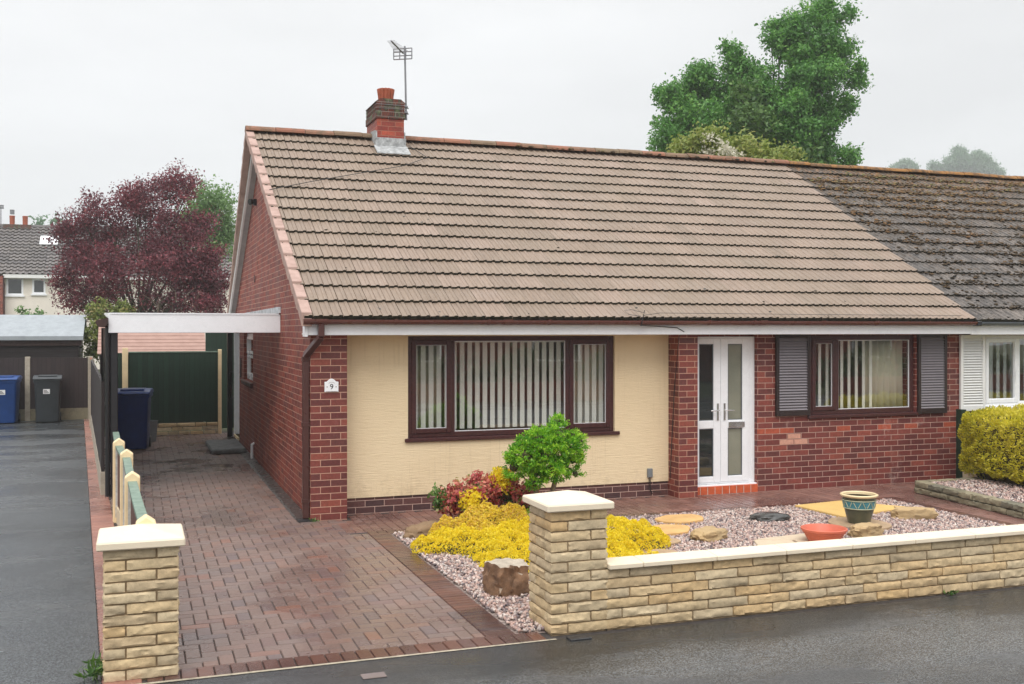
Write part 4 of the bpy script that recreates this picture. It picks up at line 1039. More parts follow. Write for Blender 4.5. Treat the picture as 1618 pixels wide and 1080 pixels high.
# ------------------------------------------------------------------ boundary fences
LF = thing('low_fence', (-1.9, -2, 0), 'low boundary fence of cream concrete posts with green top rails between the drives', 'fence')
PX = [(-1.76, -4.45), (-1.85, -2.2), (-1.91, -.42), (-2.0, .74), (-2.06, 2.4)]
def cpost(x, y, h, w_=.125, d_=.12):
    m_ = MB(); hw = w_ / 2
    m_.prism([(x - hw, -.05), (x + hw, -.05), (x + hw, h - .045), (x, h), (x - hw, h - .045)], 1, y - d_ / 2, y + d_ / 2)
    return m_
for x_, y_ in PX[:4]:
    P0 = cpost(x_, y_, .92).build('post', M['cream_post'], LF, recalc=True, bev=.008)
    B(x_ - .035, x_ + .035, y_ - .063, y_ - .0605, .05, .845).build('slot', M['cement'], P0)
for (xa, ya), (xb, yb) in zip(PX[:-1], PX[1:]):
    rl = MB(); pn = MB(); K = 8
    for k in range(K):
        u, v_ = k / K, (k + 1) / K
        sg = lambda q: .845 - .02 * math.sin(math.pi * q)
        x1_, y1_, x2_, y2_ = xa + (xb - xa) * u, ya + (yb - ya) * u + (.06 if k == 0 else 0), xa + (xb - xa) * v_, ya + (yb - ya) * v_ - (.06 if k == K - 1 else 0)
        z1_, z2_ = sg(u), sg(v_)
        hw = .036
        rl.add([(x1_ - hw, y1_, z1_ - .03), (x1_ + hw, y1_, z1_ - .03), (x1_ + hw, y1_, z1_), (x1_ - hw, y1_, z1_), (x2_ - hw, y2_, z2_ - .03), (x2_ + hw, y2_, z2_ - .03), (x2_ + hw, y2_, z2_), (x2_ - hw, y2_, z2_)],
               [(0, 1, 2, 3), (7, 6, 5, 4), (0, 4, 5, 1), (1, 5, 6, 2), (2, 6, 7, 3), (3, 7, 4, 0)], rnd=.5)
        pn.add([(x1_ - .012, y1_, .17), (x1_ + .012, y1_, .17), (x1_ + .012, y1_, z1_ - .03), (x1_ - .012, y1_, z1_ - .03), (x2_ - .012, y2_, .17), (x2_ + .012, y2_, .17), (x2_ + .012, y2_, z2_ - .03), (x2_ - .012, y2_, z2_ - .03)],
               [(0, 1, 2, 3), (7, 6, 5, 4), (0, 4, 5, 1), (1, 5, 6, 2), (2, 6, 7, 3), (3, 7, 4, 0)], rnd=.5)
    rl.build('top_rail', M['rail_green'], LF, recalc=True); pn.build('panel', M['red_boards'], LF, recalc=True)
    gb_ = MB(); gb_.add([(xa - .025, ya + .06, -.03), (xa + .025, ya + .06, -.03), (xa + .025, ya + .06, .17), (xa - .025, ya + .06, .17), (xb - .025, yb - .06, -.03), (xb + .025, yb - .06, -.03), (xb + .025, yb - .06, .17), (xb - .025, yb - .06, .17)],
               [(0, 1, 2, 3), (7, 6, 5, 4), (0, 4, 5, 1), (1, 5, 6, 2), (2, 6, 7, 3), (3, 7, 4, 0)]); gb_.build('gravel_board', M['gravel_board'], LF, recalc=True)
TF = thing('boundary_fence', (-2.4, 6, 0), 'tall brown boundary fence with concrete posts running back beside the carport', 'fence')
TP = [(-2.16, 2.7), (-2.26, 4.7), (-2.36, 6.7), (-2.46, 8.7), (-2.56, 10.7), (-2.66, 12.7), (-2.76, 14.9)]
for x_, y_ in TP[-2:]: cpost(x_ - .06, y_, 1.5, .1, .1).build('post', M['concrete_post'], TF, recalc=True)
for (xa, ya), (xb, yb) in zip(TP[:-1], TP[1:]):
    for nm, z0_, z1_, mt, th in (('panel', .3, 1.46, 'orange_wood' if ya > 11 else 'brown_boards', .02), ('gravel_board', 0, .3, 'concrete_post', .028)):
        m_ = MB(); xa2, xb2 = xa - .06, xb - .06
        m_.add([(xa2 - th, ya + .05, z0_), (xa2 + th, ya + .05, z0_), (xa2 + th, ya + .05, z1_), (xa2 - th, ya + .05, z1_), (xb2 - th, yb - .05, z0_), (xb2 + th, yb - .05, z0_), (xb2 + th, yb - .05, z1_), (xb2 - th, yb - .05, z1_)],
               [(0, 1, 2, 3), (7, 6, 5, 4), (0, 4, 5, 1), (1, 5, 6, 2), (2, 6, 7, 3), (3, 7, 4, 0)]); m_.build(nm, M[mt], TF, recalc=True)
BF = thing('rear_fence', (-4.2, 15.1, 0), 'dark brown board fence with concrete posts behind the blue and grey bins', 'fence')
for x_ in (-6.2, -4.2, -2.84): B(x_ - .055, x_ + .055, 15.04, 15.16, -.05, 1.49).build('post', M['concrete_post'], BF, bev=.008)
for a, b_ in ((-8.1, -6.255), (-6.145, -4.255), (-4.145, -2.895)):
    B(a, b_, 15.09, 15.12, .27, 1.46).build('panel', M['brown_boards'], BF)
    gs_ = MB(); gs_.box(a, b_, 15.08, 15.13, -.05, .27); gs_.build('gravel_board', M['walling_grey'], BF)
GF = thing('green_fence', (-1.2, 10.5, 0), 'dark green close board fence at end of the block paved drive', 'fence')
B(-1.965, -.245, 10.5, 10.53, .25, 1.66).build('panel', M['green_boards'], GF); B(-2.35, -2.085, 10.5, 10.53, .25, 1.66).build('panel', M['green_boards'], GF)
B(-2.08, -1.97, 10.45, 10.56, -.02, 1.76).build('post', M['cream_post'], GF, bev=.006); B(-.24, -.17, 10.46, 10.54, -.02, 1.72).build('post', M['cream_post'], GF, bev=.006)
B(-1.965, -.245, 10.485, 10.545, 1.661, 1.685).build('capping', M['rail_green'], GF)
# rough stone gravel board
def stone_block(mb, x0, x1, y0, y1, z0, z1, amp=.01, cell=.03, seed=None, rough_faces='-y', g=.004, round_=.004, mat=0):
    x0 += g; x1 -= g; z0 += g; z1 -= g
    nx = max(2, int((x1 - x0) / cell)); ny = max(2, min(6, int((y1 - y0) / cell))); nz_ = max(2, int((z1 - z0) / (cell * .62)))
    idx = {}; vs = []; fs = []; sd_ = seed if seed is not None else random.uniform(0, 100)
    def vert(i, j, k):
        if (i, j, k) in idx: return idx[(i, j, k)]
        u, v_, w_ = i / nx, j / ny, k / nz_
        p = Vector((x0 + (x1 - x0) * u, y0 + (y1 - y0) * v_, z0 + (z1 - z0) * w_))
        e_ = [0, 0, 0]
        cnt = (i in (0, nx)) + (j in (0, ny)) + (k in (0, nz_))
        if cnt >= 2:
            c_ = Vector(((x0 + x1) / 2, (y0 + y1) / 2, (z0 + z1) / 2)); dd = (c_ - p)
            for a, lim in ((0, i in (0, nx)), (1, j in (0, ny)), (2, k in (0, nz_))):
                if lim: p[a] += math.copysign(round_, dd[a])
        nn = .7 * mnoise.noise(Vector((p.x * 14 + sd_, p.y * 14, p.z * 30))) + .9 * mnoise.noise(Vector((p.x * 38 + sd_, p.y * 38, p.z * 75)))
        if '-y' in rough_faces and j == 0: p.y += nn * amp
        if '-x' in rough_faces and i == 0: p.x += nn * amp
        if '+x' in rough_faces and i == nx: p.x -= nn * amp
        if '+y' in rough_faces and j == ny: p.y -= nn * amp
        if '+z' in rough_faces and k == nz_: p.z += nn * amp * .5
        idx[(i, j, k)] = len(vs); vs.append(tuple(p)); return idx[(i, j, k)]
    for i in range(nx):
        for k in range(nz_):
            fs.append((vert(i, 0, k), vert(i + 1, 0, k), vert(i + 1, 0, k + 1), vert(i, 0, k + 1)))
            fs.append((vert(i + 1, ny, k), vert(i, ny, k), vert(i, ny, k + 1), vert(i + 1, ny, k + 1)))
    for j in range(ny):
        for k in range(nz_):
            fs.append((vert(0, j + 1, k), vert(0, j, k), vert(0, j, k + 1), vert(0, j + 1, k + 1)))
            fs.append((vert(nx, j, k), vert(nx, j + 1, k), vert(nx, j + 1, k + 1), vert(nx, j, k + 1)))
    for i in range(nx):
        for j in range(ny):
            fs.append((vert(i, j, nz_), vert(i + 1, j, nz_), vert(i + 1, j + 1, nz_), vert(i, j + 1, nz_)))
            fs.append((vert(i, j + 1, 0), vert(i + 1, j + 1, 0), vert(i + 1, j, 0), vert(i, j, 0)))
    mb.add(vs, fs, mat, smooth=True)
gbm = MB(); xx = -1.965
for row in range(3):
    xx = -1.965 - .1 * (row % 2)
    while xx < -.26:
        L_ = random.uniform(.2, .4); stone_block(gbm, max(xx, -1.965), min(xx + L_, -.245), 10.44, 10.53, .0 + row * .08, .08 + row * .08, .012); xx += L_
gbm.build('gravel_board', M['walling'], GF)
# upper green screen past the fence
tag(B(-.42, .4, 11.6, 11.64, 0, 2.25).build('garden_gate', M['green_boards'], origin=(0, 11.6, 0)), 'tall lighter green board gate behind the bungalow corner', 'gate')
# shed with pink board roof behind green fence
PS = thing('summerhouse', (-1.3, 13, 0), 'summerhouse roof of pink beige boards showing over the green fence', 'shed')
ps = MB(); L0 = Vector((0, 12.3, 1.60)); 
for k in range(10):
    ya, za = 12.3 + k * .115, 1.60 + k * .075; yb, zb = ya + .122, za + .08
    ps.prism([(ya, za), (yb, zb - .012), (yb, zb + .004), (ya, za + .016)], 0, -2.6, -.36 + .0 * k)
ps.build('roof', M['pink_board'], PS, recalc=True)
B(-2.55, -.42, 12.35, 14.2, 0, 1.58).build('wall', M['shed_boards'], PS)
# left dark shed
SH = thing('garden_shed', (-5, 17, 0), 'dark brown shiplap shed with grey felt roof behind the brown fence', 'shed')
B(-8.5, -3.2, 17.1, 19.5, 0, 1.88).build('wall', M['shed_boards'], SH)
sr = MB(); sr.prism([(16.9, 1.86), (18.3, 2.42), (19.7, 1.86), (19.7, 1.95), (18.3, 2.51), (16.9, 1.96)], 0, -8.6, -3.08); sr.build('roof', M['grey_felt'], SH, recalc=True)
B(-8.55, -3.12, 17.0, 17.08, 1.72, 1.90).build('fascia', M['wood_stain_brown'], SH)

# ------------------------------------------------------------------ bins
def bin_proto(loc, rot, bodym, lidm, label, sticker=True):
    b_ = thing('wheelie_bin', (0, 0, 0), label, 'bin', 'wheelie bins')
    body = MB(); w0, d0, w1, d1, h = .235, .25, .285, .335, .98
    sec = [(w0, d0, .02), (w0 + .01, d0 + .01, .05), (w1 - .01, d1 - .01, .9), (w1, d1, .92), (w1 + .012, d1 + .012, .94), (w1 + .012, d1 + .012, h)]
    vs = []
    for (a, c, z) in sec:
        r_ = .05
        for sx, sy in ((-1, -1), (1, -1), (1, 1), (-1, 1)):
            for q in range(4):
                ang = math.atan2(sy, sx) - math.pi / 4 + q * math.pi / 6
                vs.append((sx * (a - r_) + r_ * math.cos(ang), sy * (c - r_) + r_ * math.sin(ang), z))
    fs = []; K = 16
    for i in range(len(sec) - 1):
        for k in range(K): fs.append((i * K + k, i * K + (k + 1) % K, (i + 1) * K + (k + 1) % K, (i + 1) * K + k))
    fs.append(tuple(range(K))[::-1]); fs.append(tuple((len(sec) - 1) * K + k for k in range(K)))
    body.add(vs, fs, smooth=True)
    bo_ = body.build('body', bodym, b_, sharp=40)
    lid = MB(); ls = []
    prof = [(-.36, .985), (-.37, 1.0), (-.33, 1.035), (-.1, 1.065), (.2, 1.07), (.34, 1.05), (.37, 1.02), (.37, .985)]
    lid.prism(prof, 0, -.305, .305); lid.box(-.1, .1, -.385, -.355, .99, 1.01)
    lid.box(-.2, .2, -.25, .2, 1.045, 1.078)
    lid.build('lid', lidm, b_, recalc=True, bev=.012)
    hd = MB(); hd.tube([(-.25, .40, 1.0), (.25, .40, 1.0)], .015, 8); hd.build('handle', lidm, b_)
    for sx in (-1, 1):
        wh = MB(); wh.tube([(sx * .27, .27, .1), (sx * .22, .27, .1)], .1, 18); wh.build('wheel', M['black_plastic'], b_)
    if sticker:
        s_ = B(-.08, .06, -.325, -.318, .66, .77); s_.xf = None
        s_ = MB(); s_.add([(-.09, -.318, .66), (.05, -.318, .66), (.05, -.326, .77), (-.09, -.326, .77)], [(0, 1, 2, 3)]); s2_ = s_.build('sticker', M['sticker'], bo_)
        ln = MB()
        for q in range(3):
            z_ = .68 + q * .026; y_ = -.3215 - (z_ - .66) * .073
            ln.add([(-.075, y_, z_), (.03 - .02 * q, y_, z_), (.03 - .02 * q, y_ - .001, z_ + .012), (-.075, y_ - .001, z_ + .012)], [(0, 1, 2, 3)])
        lo_ = ln.build('print', M['ink'], bo_)
    b_.location = loc; b_.rotation_euler = (0, 0, R(rot))
    return b_
bin_proto((-3.73, 14.62, 0), 2, M['grey_bin'], M['grey_bin'], 'grey wheelie bin with white sticker against the brown fence')
bin_proto((-4.62, 14.6, 0), -3, M['blue_bin'], M['blue_bin'], 'bright blue wheelie bin at left edge of the tarmac drive')
bin_proto((-1.86, 8.15, 0), -6, M['navy_bin'], M['navy_bin'], 'dark navy wheelie bin under the carport', False)
bk_ = MB(); bk_.lathe([(.16, .0), (.19, .38), (.20, .40), (.185, .40), (.15, .05)], (-1.62, 9.3, .002), 4); bk_.build('recycling_box', M['grey_bucket'])
o_ = bpy.data.objects['recycling_box']; tag(o_, 'grey plastic box on the paving behind the navy bin', 'box')

# ------------------------------------------------------------------ front wall and pillars
def pillar(cx, label, W_=.44, H_=.86):
    x0, y0 = cx - W_ / 2, -4.93
    g_ = thing('gate_pillar', (cx, y0 + W_ / 2, 0), label, 'pillar', 'buff stone gate pillars')
    m_ = MB(); n_ = 12; h = H_ / n_
    for c_ in range(n_):
        z0, z1 = c_ * h, (c_ + 1) * h; L_ = W_ * .70; D = W_ - L_
        if c_ % 2: rects = [(0, L_, 0, D), (L_, W_, 0, L_), (D, W_, L_, W_), (0, D, D, W_)]
        else: rects = [(D, W_, 0, D), (0, D, 0, L_), (0, L_, L_, W_), (L_, W_, D, W_)]
        for a, b_, c2, d_ in rects:
            rf_ = ''
            if c2 == 0: rf_ += '-y'
            if a == 0: rf_ += '-x'
            if b_ == W_: rf_ += '+x'
            if d_ == W_: rf_ += '+y'
            stone_block(m_, x0 + a, x0 + b_, y0 + c2, y0 + d_, z0, z1, .010, .022, rough_faces=rf_, g=.0022)
    m_.build('stonework', M['walling'], g_)
    B(x0 + .014, x0 + W_ - .014, y0 + .014, y0 + W_ - .014, -.05, H_ - .005).build('mortar_core', M['mortar_buff'], g_)
    c_ = MB(); e_ = .035; a, b_ = x0 - e_, x0 + W_ + e_; c2, d_ = y0 - e_, y0 + W_ + e_; zt = H_ + .05
    vs = [(a, c2, H_), (b_, c2, H_), (b_, d_, H_), (a, d_, H_), (a, c2, zt), (b_, c2, zt), (b_, d_, zt), (a, d_, zt), (cx, y0 + W_ / 2, zt + .06)]
    c_.add(vs, [(3, 2, 1, 0), (0, 1, 5, 4), (1, 2, 6, 5), (2, 3, 7, 6), (3, 0, 4, 7), (4, 5, 8), (5, 6, 8), (6, 7, 8), (7, 4, 8)])
    c_.build('cap', M['cream_concrete'], g_, bev=.008)
    return g_
pillar(1.11, 'right hand buff stone pillar joined to the low garden wall', .44, .86)
pillar(-1.79, 'left hand buff stone pillar standing at the end of the low fence', .44, .80)
GW = thing('garden_wall', (4, -4.85, 0), 'low buff split stone garden wall with cream coping beside the pavement', 'wall')
wm = MB(); h = .86 / 12
for row in range(6):
    x_ = 1.312 - (.17 if row % 2 else 0)
    while x_ < 8.2:
        L_ = random.choice((.30, .34, .34, .36)); a = max(x_, 1.312)
        stone_block(wm, a, x_ + L_, -4.93, -4.83, row * h, (row + 1) * h, .010, .022, g=.0022); x_ += L_
wm.build('stonework', M['walling'], GW)
B(1.33, 8.2, -4.914, -4.828, -.05, 6 * h - .002).build('mortar_core', M['mortar_buff'], GW)
cpm = MB(); x_ = 1.325; first = True
while x_ < 8.2:
    L_ = .27 if first else .60; first = False; z0 = 6 * h
    cpm.prism([(-4.965, z0), (-4.795, z0), (-4.795, z0 + .05), (-4.965, z0 + .035)], 0, x_ + .002, x_ + L_ - .002); x_ += L_
cpm.build('coping', M['cream_concrete'], GW, recalc=True, bev=.005)
tag(B(.98, 1.14, -5.08, -4.98, -.004, .006).build('drain_cover', M['iron'], origin=(1.05, -5.03, 0), bev=.004), 'small dark iron cover set in the pavement at foot of right pillar', 'drain cover')
mh = MB(); mh.box(-.52, -.37, -5.38, -5.29, -.004, .004); tag(mh.build('stopcock_cover', M['rock_grey'], origin=(-.45, -5.33, 0), bev=.003), 'small square utility cover in the pavement before the drive', 'utility cover')

# ------------------------------------------------------------------ rocks, slabs, pots
def rock(loc, size, mat, label, seed, boxy=.0, rot=0, name='rock', sub=4):
    bm = bmesh.new(); bmesh.ops.create_icosphere(bm, subdivisions=sub, radius=1)
    for v in bm.verts:
        p = v.co.copy()
        if boxy:
            m_ = max(abs(p.x), abs(p.y), abs(p.z)); p = p.lerp(p / m_ * .85, boxy)
        q = p * 1.3 + Vector((seed * 7.1, seed * 3.3, 0))
        d = 1 + .22 * mnoise.noise(q) + .12 * mnoise.noise(q * 2.7) + .05 * mnoise.noise(q * 7)
        v.co = Vector((p.x * size[0], p.y * size[1], p.z * size[2])) * d
    me = bpy.data.meshes.new(name); bm.to_mesh(me); bm.free()
    me.materials.append(mat); me.polygons.foreach_set('use_smooth', [True] * len(me.polygons)); me.set_sharp_from_angle(angle=R(28))
    a = me.attributes.new('rnd', 'FLOAT', 'FACE'); a.data.foreach_set('value', [.4] * len(me.polygons))
    o_ = bpy.data.objects.new(name, me); COL.objects.link(o_); o_.location = loc; o_.rotation_euler = (0, 0, R(rot))
    return tag(o_, label, 'rock', 'garden rocks')
rock((.99, -3.72, .11), (.17, .17, .165), M['rock_big'], 'large squarish boulder with pale flat top beside the dark paving edge', 1.3, .85, 12)
rock((.98, -1.28, .04), (.24, .17, .12), M['rock_brown'], 'dark brown low rock at left end of the yellow heather', 2.1, .2, 15)
rock((4.80, -1.72, .03), (.22, .14, .075), M['rock_dark'], 'wet black flat rock in the gravel facing the front doors', 3.7, .3, -10)
rock((3.62, -2.42, .04), (.21, .14, .09), M['rock_tan'], 'jagged tan rock in middle of the gravel', 4.4, .5, 20)
rock((6.38, -2.18, .05), (.26, .1, .10), M['rock_tan'], 'long leaning tan rock behind the glazed pot, near the path edge', 5.2, .6, -28)
rock((5.20, -2.83, .05), (.19, .12, .10), M['rock_tan'], 'blocky tan rock between terracotta bowl and garden wall coping', 6.9, .75, 8)
rock((2.93, -3.32, .03), (.17, .12, .09), M['rock_grey'], 'grey purple rock close behind the garden wall', 7.7, .4, 5)
def slab(pts, z, mat, label, name='stepping_stone', group='flat stones in the gravel', cat='stone'):
    m_ = MB(); m_.prism([(p[0], p[1]) for p in pts], 2, -.02, z)
    cx = sum(p[0] for p in pts) / len(pts); cy = sum(p[1] for p in pts) / len(pts)
    return tag(m_.build(name, mat, origin=(cx, cy, 0), recalc=True, bev=.006), label, cat, group)
def blob(cx, cy, rx, ry, seed, k=18, ir=.12):
    rs = random.Random(seed); ph = [rs.uniform(0, 6.28) for _ in range(3)]
    return [(cx + rx * math.cos(a) * (1 + ir * math.sin(2 * a + ph[0]) + ir * .6 * math.sin(3 * a + ph[1])), cy + ry * math.sin(a) * (1 + ir * math.sin(2 * a + ph[0]) + ir * .6 * math.sin(5 * a + ph[2]))) for a in [2 * math.pi * i / k for i in range(k)]]
slab(blob(3.85, -1.42, .27, .24, 1), .044, M['stone_slab'], 'orange tan round stepping stone nearest the front doors')
slab(blob(3.42, -1.93, .28, .22, 2), .044, M['stone_slab'], 'tan stepping stone second from the house in the curved row')
slab(blob(2.98, -2.42, .26, .22, 3), .042, M['stone_slab_grey'], 'brownish stepping stone third in the row, touching the heather')
slab(blob(2.70, -2.95, .24, .22, 4), .042, M['stone_slab_grey'], 'olive brown stepping stone nearest the pillar and wall')
slab([(5.55, -1.12), (6.27, -1.02), (6.74, -1.68), (5.62, -1.95)], .042, M['yellow_slab'], 'square yellow paving slab behind the glazed pot', 'paving_slab', None, 'slab')
slab(blob(5.52, -2.33, .31, .34, 5, 28, .03), .046, M['stone_slab_grey'], 'round grey brown slab carrying the glazed pot')
slab([(3.80, -3.05), (3.95, -2.72), (4.30, -2.86), (4.10, -3.4), (3.72, -3.4)], .042, M['flag_pale'], 'pale flagstone left of the joint, behind the wall coping')
slab([(3.99, -2.70), (4.62, -2.62), (4.68, -3.3), (4.14, -3.4), (4.33, -2.86)], .044, M['flag_pale'], 'pale flagstone partly under the terracotta bowl')
PT = thing('glazed_pot', (5.52, -2.33, .047), 'empty olive glazed pot with blue patterned band and cream rim', 'pot')
c0_ = (5.52, -2.33, .047)
MB().lathe([(.115, 0), (.122, .02), (.152, .14), (.168, .235), (.172, .28)], c0_, 40).build('body', M['pot_green'], PT)
bd = MB(); bd.lathe([(.1605, .165), (.1735, .245), (.170, .245), (.157, .165)], c0_, 40); BD = bd.build('band', M['pot_blue'], PT, recalc=True)
zz = MB(); K = 22
for k in range(K):
    a0, a1 = 2 * math.pi * k / K, 2 * math.pi * (k + .62) / K
    za, zb = (.175, .235) if k % 2 == 0 else (.235, .175)
    rr = lambda z: .1605 + .1625 * (z - .165) + .0022
    zz.tube([(c0_[0] + rr(za) * math.cos(a0), c0_[1] + rr(za) * math.sin(a0), c0_[2] + za), (c0_[0] + rr(zb) * math.cos(a1), c0_[1] + rr(zb) * math.sin(a1), c0_[2] + zb)], .0045, 5)
for z in (.163, .248):
    pts = [(c0_[0] + rr(z) * math.cos(a), c0_[1] + rr(z) * math.sin(a), c0_[2] + z) for a in np.linspace(0, 2 * math.pi, 41)]; zz.tube(pts, .005, 5)
zz.build('band_pattern', M['pot_line'], BD)
MB().lathe([(.172, .28), (.188, .284), (.198, .297), (.198, .306), (.184, .313), (.170, .306), (.160, .25), (.143, .13), (.108, .03), (.001, .03)], c0_, 40).build('rim', M['pot_rim'], PT)
BW = thing('terracotta_bowl', (4.55, -3.02, .02), 'shallow empty terracotta plastic bowl planter behind the garden wall', 'planter')
c1_ = (4.56, -3.02, .045)
MB().lathe([(.15, 0), (.175, .045), (.198, .085), (.208, .09), (.21, .107), (.222, .109), (.224, .128), (.214, .132), (.202, .122), (.185, .07), (.15, .025), (.001, .02)], c1_, 48).build('bowl', M['terracotta_plastic'], BW)

# raised bed right
RB = thing('raised_bed', (8, -2, 0), 'raised bed edged with two courses of grey weathered stone', 'raised bed')
re_ = MB(); p0 = Vector((7.80, -.62)); p1 = Vector((7.36, -4.75))
d2_ = (p1 - p0).normalized()
for row in range(2):
    s_ = -.1 * row
    while s_ < (p1 - p0).length:
        L_ = random.uniform(.22, .42); a = max(0, s_)
        re_.xf = Matrix.Translation((p0.x + d2_.x * a, p0.y + d2_.y * a, 0)) @ Matrix.Rotation(math.atan2(d2_.y, d2_.x), 4, 'Z')
        stone_block(re_, 0, s_ + L_ - a, -.06 + random.uniform(-.012, .012), .11, row * .075, (row + 1) * .075, .02, .035, rough_faces='-y+z', g=.003); s_ += L_
re_.xf = None
q = 7.80
while q < 9.0:
    L_ = random.uniform(.2, .35); stone_block(re_, q, min(q + L_, 9.0), -.66, -.54, 0, .15, .015, .035, rough_faces='-y+z'); q += L_
re_.build('edging', M['walling_grey'], RB)
MB().quad((7.46, -4.75, .11), (12, -4.75, .11), (12, -.6, .11), (7.88, -.6, .11)).build('soil', M['gravel_bed'], RB)
gravel('gravel', lambda x, y: x > 7.92 + (y + .62) * .1065, 7.3, 9.6, -4.7, -.66, 11000, .118)
# green board fence between the two bungalows
NF = thing('divider_fence', (9.05, -.2, 0), 'short dark green board fence with cream base between the bungalows', 'fence')
B(9.13, 9.17, -1.1, .12, .2, .96).build('panel', M['green_boards'], NF); B(9.125, 9.175, -1.1, .12, -.02, .2).build('gravel_board', M['gravel_board'], NF); B(9.11, 9.19, .02, .128, -.02, 1.0).build('post', M['green_boards'], NF)

# ------------------------------------------------------------------ plants
def core(mb, c, r, seed=0, squash=1.0, seg=14):
    vs = []; fs = []
    for i in range(seg // 2 + 1):
        th = math.pi * i / (seg // 2)
        for k in range(seg):
            a = 2 * math.pi * k / seg; p = Vector((math.sin(th) * math.cos(a), math.sin(th) * math.sin(a), math.cos(th)))
            q = 1 + .25 * mnoise.noise(p * 2 + Vector((seed, 0, 0))); vs.append((c[0] + p.x * r * q, c[1] + p.y * r * q, c[2] + p.z * r * q * squash))
    for i in range(seg // 2):
        for k in range(seg): fs.append((i * seg + k, (i + 1) * seg + k, (i + 1) * seg + (k + 1) % seg, i * seg + (k + 1) % seg))
    mb.add(vs, fs, smooth=True)

def heather(name, label, mounds, n_, mat, size=.032, mats2=None):
    # mounds: (x, y, rx, ry, h)
    ms = np.array(mounds, float)
    x0, x1 = (ms[:, 0] - ms[:, 2]).min(), (ms[:, 0] + ms[:, 2]).max(); y0, y1 = (ms[:, 1] - ms[:, 3]).min(), (ms[:, 1] + ms[:, 3]).max()
    P = np.column_stack([RG.uniform(x0, x1, n_ * 2), RG.uniform(y0, y1, n_ * 2)])
    def hgt(P):
        h = np.zeros(len(P))
        for (cx, cy, rx, ry, hh) in ms:
            d = ((P[:, 0] - cx) / rx) ** 2 + ((P[:, 1] - cy) / ry) ** 2
            h = np.maximum(h, hh * np.sqrt(np.clip(1 - d, 0, 1)))
        return h
    h = hgt(P); k = h > .02; P = P[k]; h = h[k]
    bumps = np.array([mnoise.noise(Vector((x * 7, y * 7, 1.3))) for x, y in P]) * .075 + np.array([mnoise.noise(Vector((x * 17, y * 17, 4.3))) for x, y in P]) * .06
    zf = 1 - RG.random(len(P)) ** 3 * .22
    Z = np.maximum(.01, (h + bumps) * zf)
    patch = np.array([mnoise.noise(Vector((x * 3.1, y * 3.1, 9.1))) for x, y in P]) * .5 + .5
    rn = np.clip(patch * .5 + RG.random(len(P)) * .6 - .05, 0, 1)
    t_ = thing(name, (float(ms[0, 0]), float(ms[0, 1]), 0), label, 'shrub', 'heathers in the front garden')
    leafmesh('foliage', np.column_stack([P, Z]), size, mat, t_, aspect=.6, up=.5, rnd=rn)
    g = MB(); K = 22
    xs = np.linspace(x0, x1, K); ys = np.linspace(y0, y1, K); XX, YY = np.meshgrid(xs, ys); H_ = hgt(np.column_stack([XX.ravel(), YY.ravel()])) * .8 - .035
    vs = [(a, b, max(c, -.03)) for a, b, c in zip(XX.ravel(), YY.ravel(), H_)]
    g.add(vs, [(j * K + i, j * K + i + 1, (j + 1) * K + i + 1, (j + 1) * K + i) for j in range(K - 1) for i in range(K - 1)], smooth=True)
    g.build('twigs', M['shrub_core'], t_)
    return t_
heather('golden_heather', 'low spreading bright yellow heather mat beside the gravel and right pillar', [(1.25, -1.95, .60, .38, .17), (1.75, -2.15, .75, .65, .22), (1.55, -2.75, .50, .62, .18), (2.15, -2.4, .65, .7, .23), (2.0, -3.1, .6, .6, .19), (2.62, -2.25, .58, .62, .20), (1.62, -3.15, .3, .45, .14), (2.3, -3.6, .45, .5, .15)], 64000, M['leaf_heath'], .02)
heather('amber_heather', 'taller amber tinged heather mound below the red shrub', [(1.22, -1.55, .30, .24, .24), (1.50, -1.52, .34, .26, .32), (1.78, -1.58, .3, .26, .28), (1.42, -1.75, .3, .2, .22)], 15000, M['leaf_heath_o'], .021)
heather('lime_heather', 'lime green heather tuft between red shrub and right pillar', [(2.22, -1.50, .36, .28, .30), (2.45, -1.62, .25, .25, .27)], 7000, M['leaf_heath_g'], .026)

RS = thing('berberis_shrub', (1.65, -1.2, 0), 'red and yellow leaved shrub in front of the cream render', 'shrub')
sph = [(1.40, -1.2, .36, .17), (1.60, -1.2, .41, .19), (1.84, -1.22, .42, .18), (2.02, -1.22, .33, .17), (2.2, -1.2, .34, .12), (1.28, -1.15, .31, .12)]
P, rn, d = clumps(sph, 260, 26, .03, .7); leafmesh('foliage', P, .042, M['leaf_red'], RS, aspect=.6, up=.3, out=d, rnd=rn)
P, rn, d = clumps([(1.80, -1.25, .52, .12), (1.45, -1.38, .36, .10)], 75, 26, .028, .6); leafmesh('yellow_foliage', P, .04, M['leaf_heath'], RS, aspect=.5, up=.6, rnd=rn)
P, rn, d = clumps([(1.2, -1.12, .36, .10), (2.0, -1.28, .26, .12)], 40, 22, .03, .6); leafmesh('green_foliage', P, .05, M['leaf_oak_y'], RS, aspect=.5, up=.5, rnd=rn)
sm_ = MB()
for s_ in sph: sm_.tube([(1.65 + (s_[0] - 1.65) * .3, -1.2, 0), ((s_[0] + 1.65) / 2, s_[1], .2), s_[:3]], [.014, .01, .005], 6); core(sm_, s_[:3], s_[3] * .6, s_[0])
sm_.build('stems', M['shrub_core'], RS)

